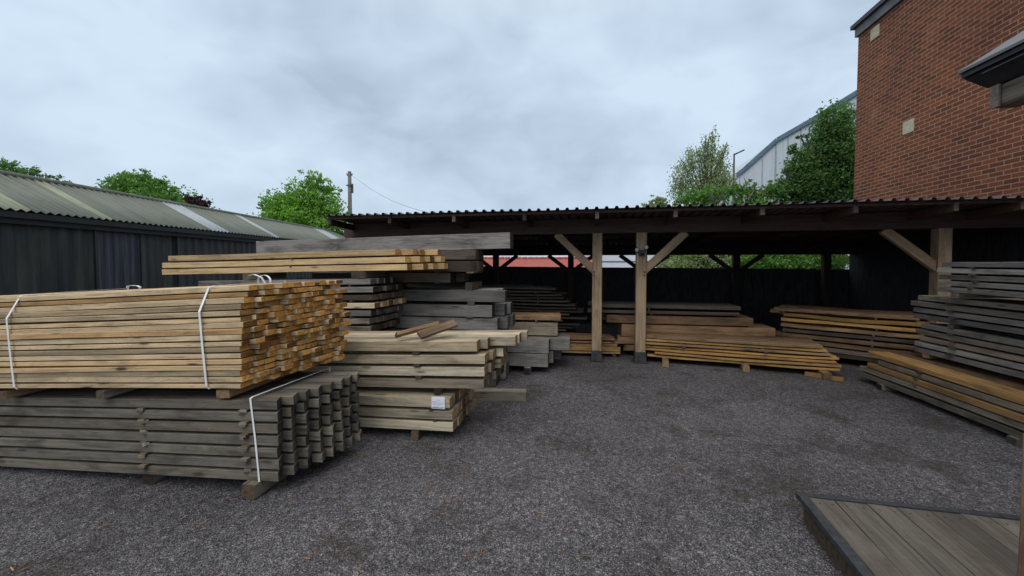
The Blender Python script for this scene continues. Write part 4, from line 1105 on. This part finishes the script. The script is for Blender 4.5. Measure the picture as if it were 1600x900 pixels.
# ------------------------------------------------------------------ trees
def leafmat(name, c1, c2, c3, rough=.55):
    m, ns, ls, b = newmat(name, rough, .3)
    at_ = ns.new('ShaderNodeAttribute'); at_.attribute_name = 'rnd'
    col_ = ramp(ns, ls, at_.outputs['Fac'], [(0, c1), (.5, c2), (1, c3)])
    ls.new(col_, b.inputs['Base Color'])
    tr = ns.new('ShaderNodeBsdfTranslucent'); ls.new(mixc(ns, ls, 1.0, col_, (1.3, 1.5, .7), 'MULTIPLY'), tr.inputs['Color'])
    mxs = ns.new('ShaderNodeMixShader'); mxs.inputs[0].default_value = .35
    ls.new(b.outputs[0], mxs.inputs[1]); ls.new(tr.outputs[0], mxs.inputs[2]); ls.new(mxs.outputs[0], ns['Material Output'].inputs[0])
    return m
M['leaf_bright'] = leafmat('bright_leaf', (0.083, 0.179, 0.030), (0.165, 0.330, 0.048), (0.289, 0.522, 0.083))
M['leaf_mid'] = leafmat('mid_leaf', (0.061, 0.135, 0.034), (0.115, 0.243, 0.054), (0.203, 0.365, 0.081))
M['leaf_dark'] = leafmat('dark_leaf', (0.043, 0.093, 0.034), (0.084, 0.177, 0.054), (0.170, 0.297, 0.084))
M['leaf_birch'] = leafmat('birch_leaf', (0.120, 0.166, 0.083), (0.226, 0.284, 0.134), (0.390, 0.466, 0.256))
M['leaf_purple'] = leafmat('purple_leaf', (.025, .012, .02), (.045, .02, .032), (.07, .03, .045))
M['bloom'] = leafmat('buddleia_bloom', (.12, .09, .14), (.19, .15, .22), (.26, .21, .29))
M['bark'] = plain('bark', (.10, .085, .07), .9, .3, 8, bmp=.5)
def leaves(clumps, n, size, droop=0.0, spread=.35, aspect=.55, rs=0):
    """clumps: (centre, radii). leaves gathered into twig sprays inside the crown volume."""
    g = np.random.default_rng(rs + 11)
    tot = sum(c[1][0] * c[1][1] * c[1][2] for c in clumps) or 1
    Vs = []; R = []
    for (c, r) in clumps:
        k = max(30, int(n * (r[0] * r[1] * r[2]) / tot)); nt = max(6, k // 14)
        d = g.normal(size=(nt, 3)); d /= np.linalg.norm(d, axis=1)[:, None]
        rad = g.random(nt) ** .42 * (1 + .22 * g.normal(size=nt)).clip(.5, 1.3)
        tw = d * rad[:, None] * np.array(r) + np.array(c)
        tone = g.random(nt)
        idx = g.integers(0, nt, k)
        sp = spread * np.mean(r) * .45
        off = g.normal(size=(k, 3)) * sp * .5; off[:, 2] *= .7; off[:, 2] -= droop * np.abs(g.normal(size=k)) * sp * 1.6
        P = tw[idx] + off
        a = g.normal(size=(k, 3)); a[:, 2] -= droop * 1.5; a /= np.linalg.norm(a, axis=1)[:, None]
        b = np.cross(a, g.normal(size=(k, 3))); b /= np.linalg.norm(b, axis=1)[:, None]
        s = size * g.uniform(.6, 1.3, k)[:, None]
        q = np.stack([P - a * s * .5, P + b * s * aspect * .5, P + a * s * .5, P - b * s * aspect * .5], 1)
        Vs.append(q.reshape(-1, 3)); R.append(np.repeat(np.clip(.55 * tone[idx] + .45 * g.random(k), 0, 1), 4))
    V = np.concatenate(Vs); R = np.concatenate(R); nf = len(V) // 4
    me = bpy.data.meshes.new('leaves'); me.vertices.add(len(V)); me.vertices.foreach_set('co', V.ravel())
    me.loops.add(nf * 4); me.loops.foreach_set('vertex_index', np.arange(nf * 4)); me.polygons.add(nf)
    me.polygons.foreach_set('loop_start', np.arange(0, nf * 4, 4)); me.polygons.foreach_set('loop_total', np.full(nf, 4)); me.update()
    at_ = me.attributes.new('rnd', 'FLOAT', 'POINT'); at_.data.foreach_set('value', R)
    return me
def tree(name, label, Y, boxes, mat, n, size, trunk_px, group=None, cat='tree', droop=0.0, spread=.35, lean=0, trunk_r=.14, rs=0, depth=.8, dY=None):
    """boxes: crown lobes as (px, py, half-width px, half-height px[, dY])"""
    base = aty(trunk_px, 400, Y); root = empty(name, loc=(base.x, Y, 0), label=label, cat=cat)
    if group: root['group'] = group
    cl = []
    for bx in boxes:
        px, py, rx, ry = bx[:4]; yy = Y + (bx[4] if len(bx) > 4 else 0)
        c = aty(px, py, yy) - root.location; c.z = aty(px, py, yy).z
        s = yy / F
        cl.append(((c.x, c.y, c.z), (rx * s, max(rx, ry) * s * depth, ry * s)))
    link('crown', leaves(cl, n, size, droop, spread, rs=rs), M[mat], root)
    mb = MB(); zt = max(c[0][2] for c in cl); g = random.Random(rs)
    mb.tube([(0, 0, 0), (g.uniform(-.1, .1), 0, zt * .35), (lean * .5, 0, zt * .65), (lean, 0, zt)], [trunk_r, trunk_r * .8, trunk_r * .5, trunk_r * .12], 8)
    for (c, r) in cl:
        for k in range(4):
            t = Vector(c) + Vector((g.uniform(-.7, .7) * r[0], g.uniform(-.7, .7) * r[1], g.uniform(-.2, .8) * r[2]))
            s0 = Vector((0, 0, max(.3, min(zt * .6, t.z * g.uniform(.45, .7)))))
            mid = s0.lerp(t, .5) + Vector((g.uniform(-.1, .1), g.uniform(-.1, .1), .1 * r[2]))
            mb.tube([s0, mid, t], [trunk_r * .4, trunk_r * .22, .012], 5)
    mb.build('trunk', M['bark'], root)
    return root
tree('broadleaf_tree', 'bright green leafy tree between the left shed and telegraph pole', 23, [(462, 318, 40, 30), (440, 332, 34, 22), (500, 322, 34, 26), (488, 288, 22, 22), (510, 300, 20, 16), (425, 322, 20, 14), (530, 345, 20, 18), (480, 345, 60, 20), (470, 380, 55, 26)], 'leaf_bright', 26000, .17, 475, rs=1, spread=.5)
tree('broadleaf_tree', 'rounded mid green tree rising behind the left shed roof', 30, [(215, 296, 46, 24), (180, 304, 26, 16), (255, 306, 30, 20), (220, 282, 28, 12), (230, 320, 70, 24), (160, 305, 14, 8)], 'leaf_mid', 20000, .22, 225, rs=2, spread=.4)
tree('sparse_tree', 'sparse olive tree at left picture edge above the shed ridge', 24, [(10, 262, 26, 10), (45, 270, 22, 7), (80, 278, 14, 5), (15, 280, 40, 14), (-30, 270, 30, 16), (105, 286, 10, 4)], 'leaf_dark', 5000, .16, -5, rs=3, spread=.7)
tree('purple_tree', 'small dark purple leaved tree behind the left shed', 28, [(300, 312, 14, 8), (318, 320, 14, 7), (308, 330, 26, 10)], 'leaf_purple', 4500, .16, 306, rs=4, spread=.5)
tree('birch_tree', 'grey green drooping birch rising above the store roof', 17, [(1112, 212, 9, 12), (1106, 226, 16, 18), (1124, 238, 14, 14), (1106, 252, 24, 20), (1080, 242, 15, 18), (1068, 264, 15, 22), (1060, 290, 13, 20), (1130, 264, 18, 20), (1100, 285, 34, 22), (1138, 282, 16, 16), (1134, 226, 6, 6)], 'leaf_birch', 11000, .085, 1100, rs=5, droop=1.2, spread=.8, trunk_r=.09, lean=.0)
tree('evergreen_tree', 'bushy dark green tree against the left end of the brick building', 12.6, [(1300, 205, 26, 36), (1312, 250, 30, 50), (1275, 240, 24, 24), (1262, 275, 34, 30), (1245, 255, 14, 18), (1245, 300, 34, 24), (1320, 180, 14, 18), (1300, 300, 44, 34), (1238, 285, 14, 16), (1242, 235, 12, 12), (1252, 215, 8, 8), (1290, 178, 12, 8), (1226, 268, 10, 8)], 'leaf_dark', 30000, .10, 1305, rs=6, spread=.75)
tree('flowering_shrub', 'buddleia with purple flower spikes between birch and the dark tree', 13.0, [(1190, 302, 30, 14), (1160, 298, 24, 16), (1215, 298, 22, 16), (1180, 330, 50, 24), (1185, 370, 60, 30), (1160, 410, 60, 20)], 'leaf_mid', 16000, .11, 1188, rs=7, cat='shrub', spread=.5, trunk_r=.05)
bud = [o for o in bpy.data.objects if o.name.startswith('flowering_shrub')][0]
gq = random.Random(5)
for (px, py) in ((1179, 290), (1198, 288), (1218, 284), (1190, 297), (1205, 300), (1168, 298), (1150, 300), (1128, 304), (1112, 308), (1174, 303), (1160, 290)):
    c = aty(px, py, 12.4 + gq.uniform(0, .6)) - bud.location; c.z = aty(px, py, 12.4).z
    dx = gq.uniform(-.12, .12)
    fb = MB(); fb.tube([c + Vector((-dx, 0, -.14)), c, c + Vector((dx, 0, .16))], [.016, .028, .005], 6)
    fb.build('flower', M['bloom'], bud)
tree('green_shrub', 'low green shrub below the birch, seen over the roof edge', 13.6, [(1095, 308, 34, 12), (1125, 300, 26, 14), (1065, 316, 22, 6), (1100, 350, 50, 30), (1090, 400, 60, 26)], 'leaf_mid', 12000, .11, 1100, rs=8, cat='shrub', spread=.5, trunk_r=.05)
tree('green_shrub', 'leafy shrub seen through the gap above the fence, near the right', 12.2, [(1240, 408, 70, 26), (1180, 410, 50, 22), (1290, 405, 40, 24)], 'leaf_mid', 13000, .10, 1240, rs=9, cat='shrub', spread=.5, trunk_r=.05)
tree('pale_shrub', 'greyish shrub seen through the gap beside the white building', 12.8, [(1062, 415, 36, 14), (1110, 408, 40, 22), (1045, 420, 18, 10)], 'leaf_birch', 7000, .10, 1080, rs=10, cat='shrub', spread=.5, trunk_r=.04)
tree('small_tree', 'tip of a small pale tree just over the roof, left of the birch', 20, [(1030, 312, 14, 6), (1028, 325, 22, 10)], 'leaf_birch', 1500, .14, 1030, rs=12, spread=.6)
print('objects', len(bpy.data.objects))
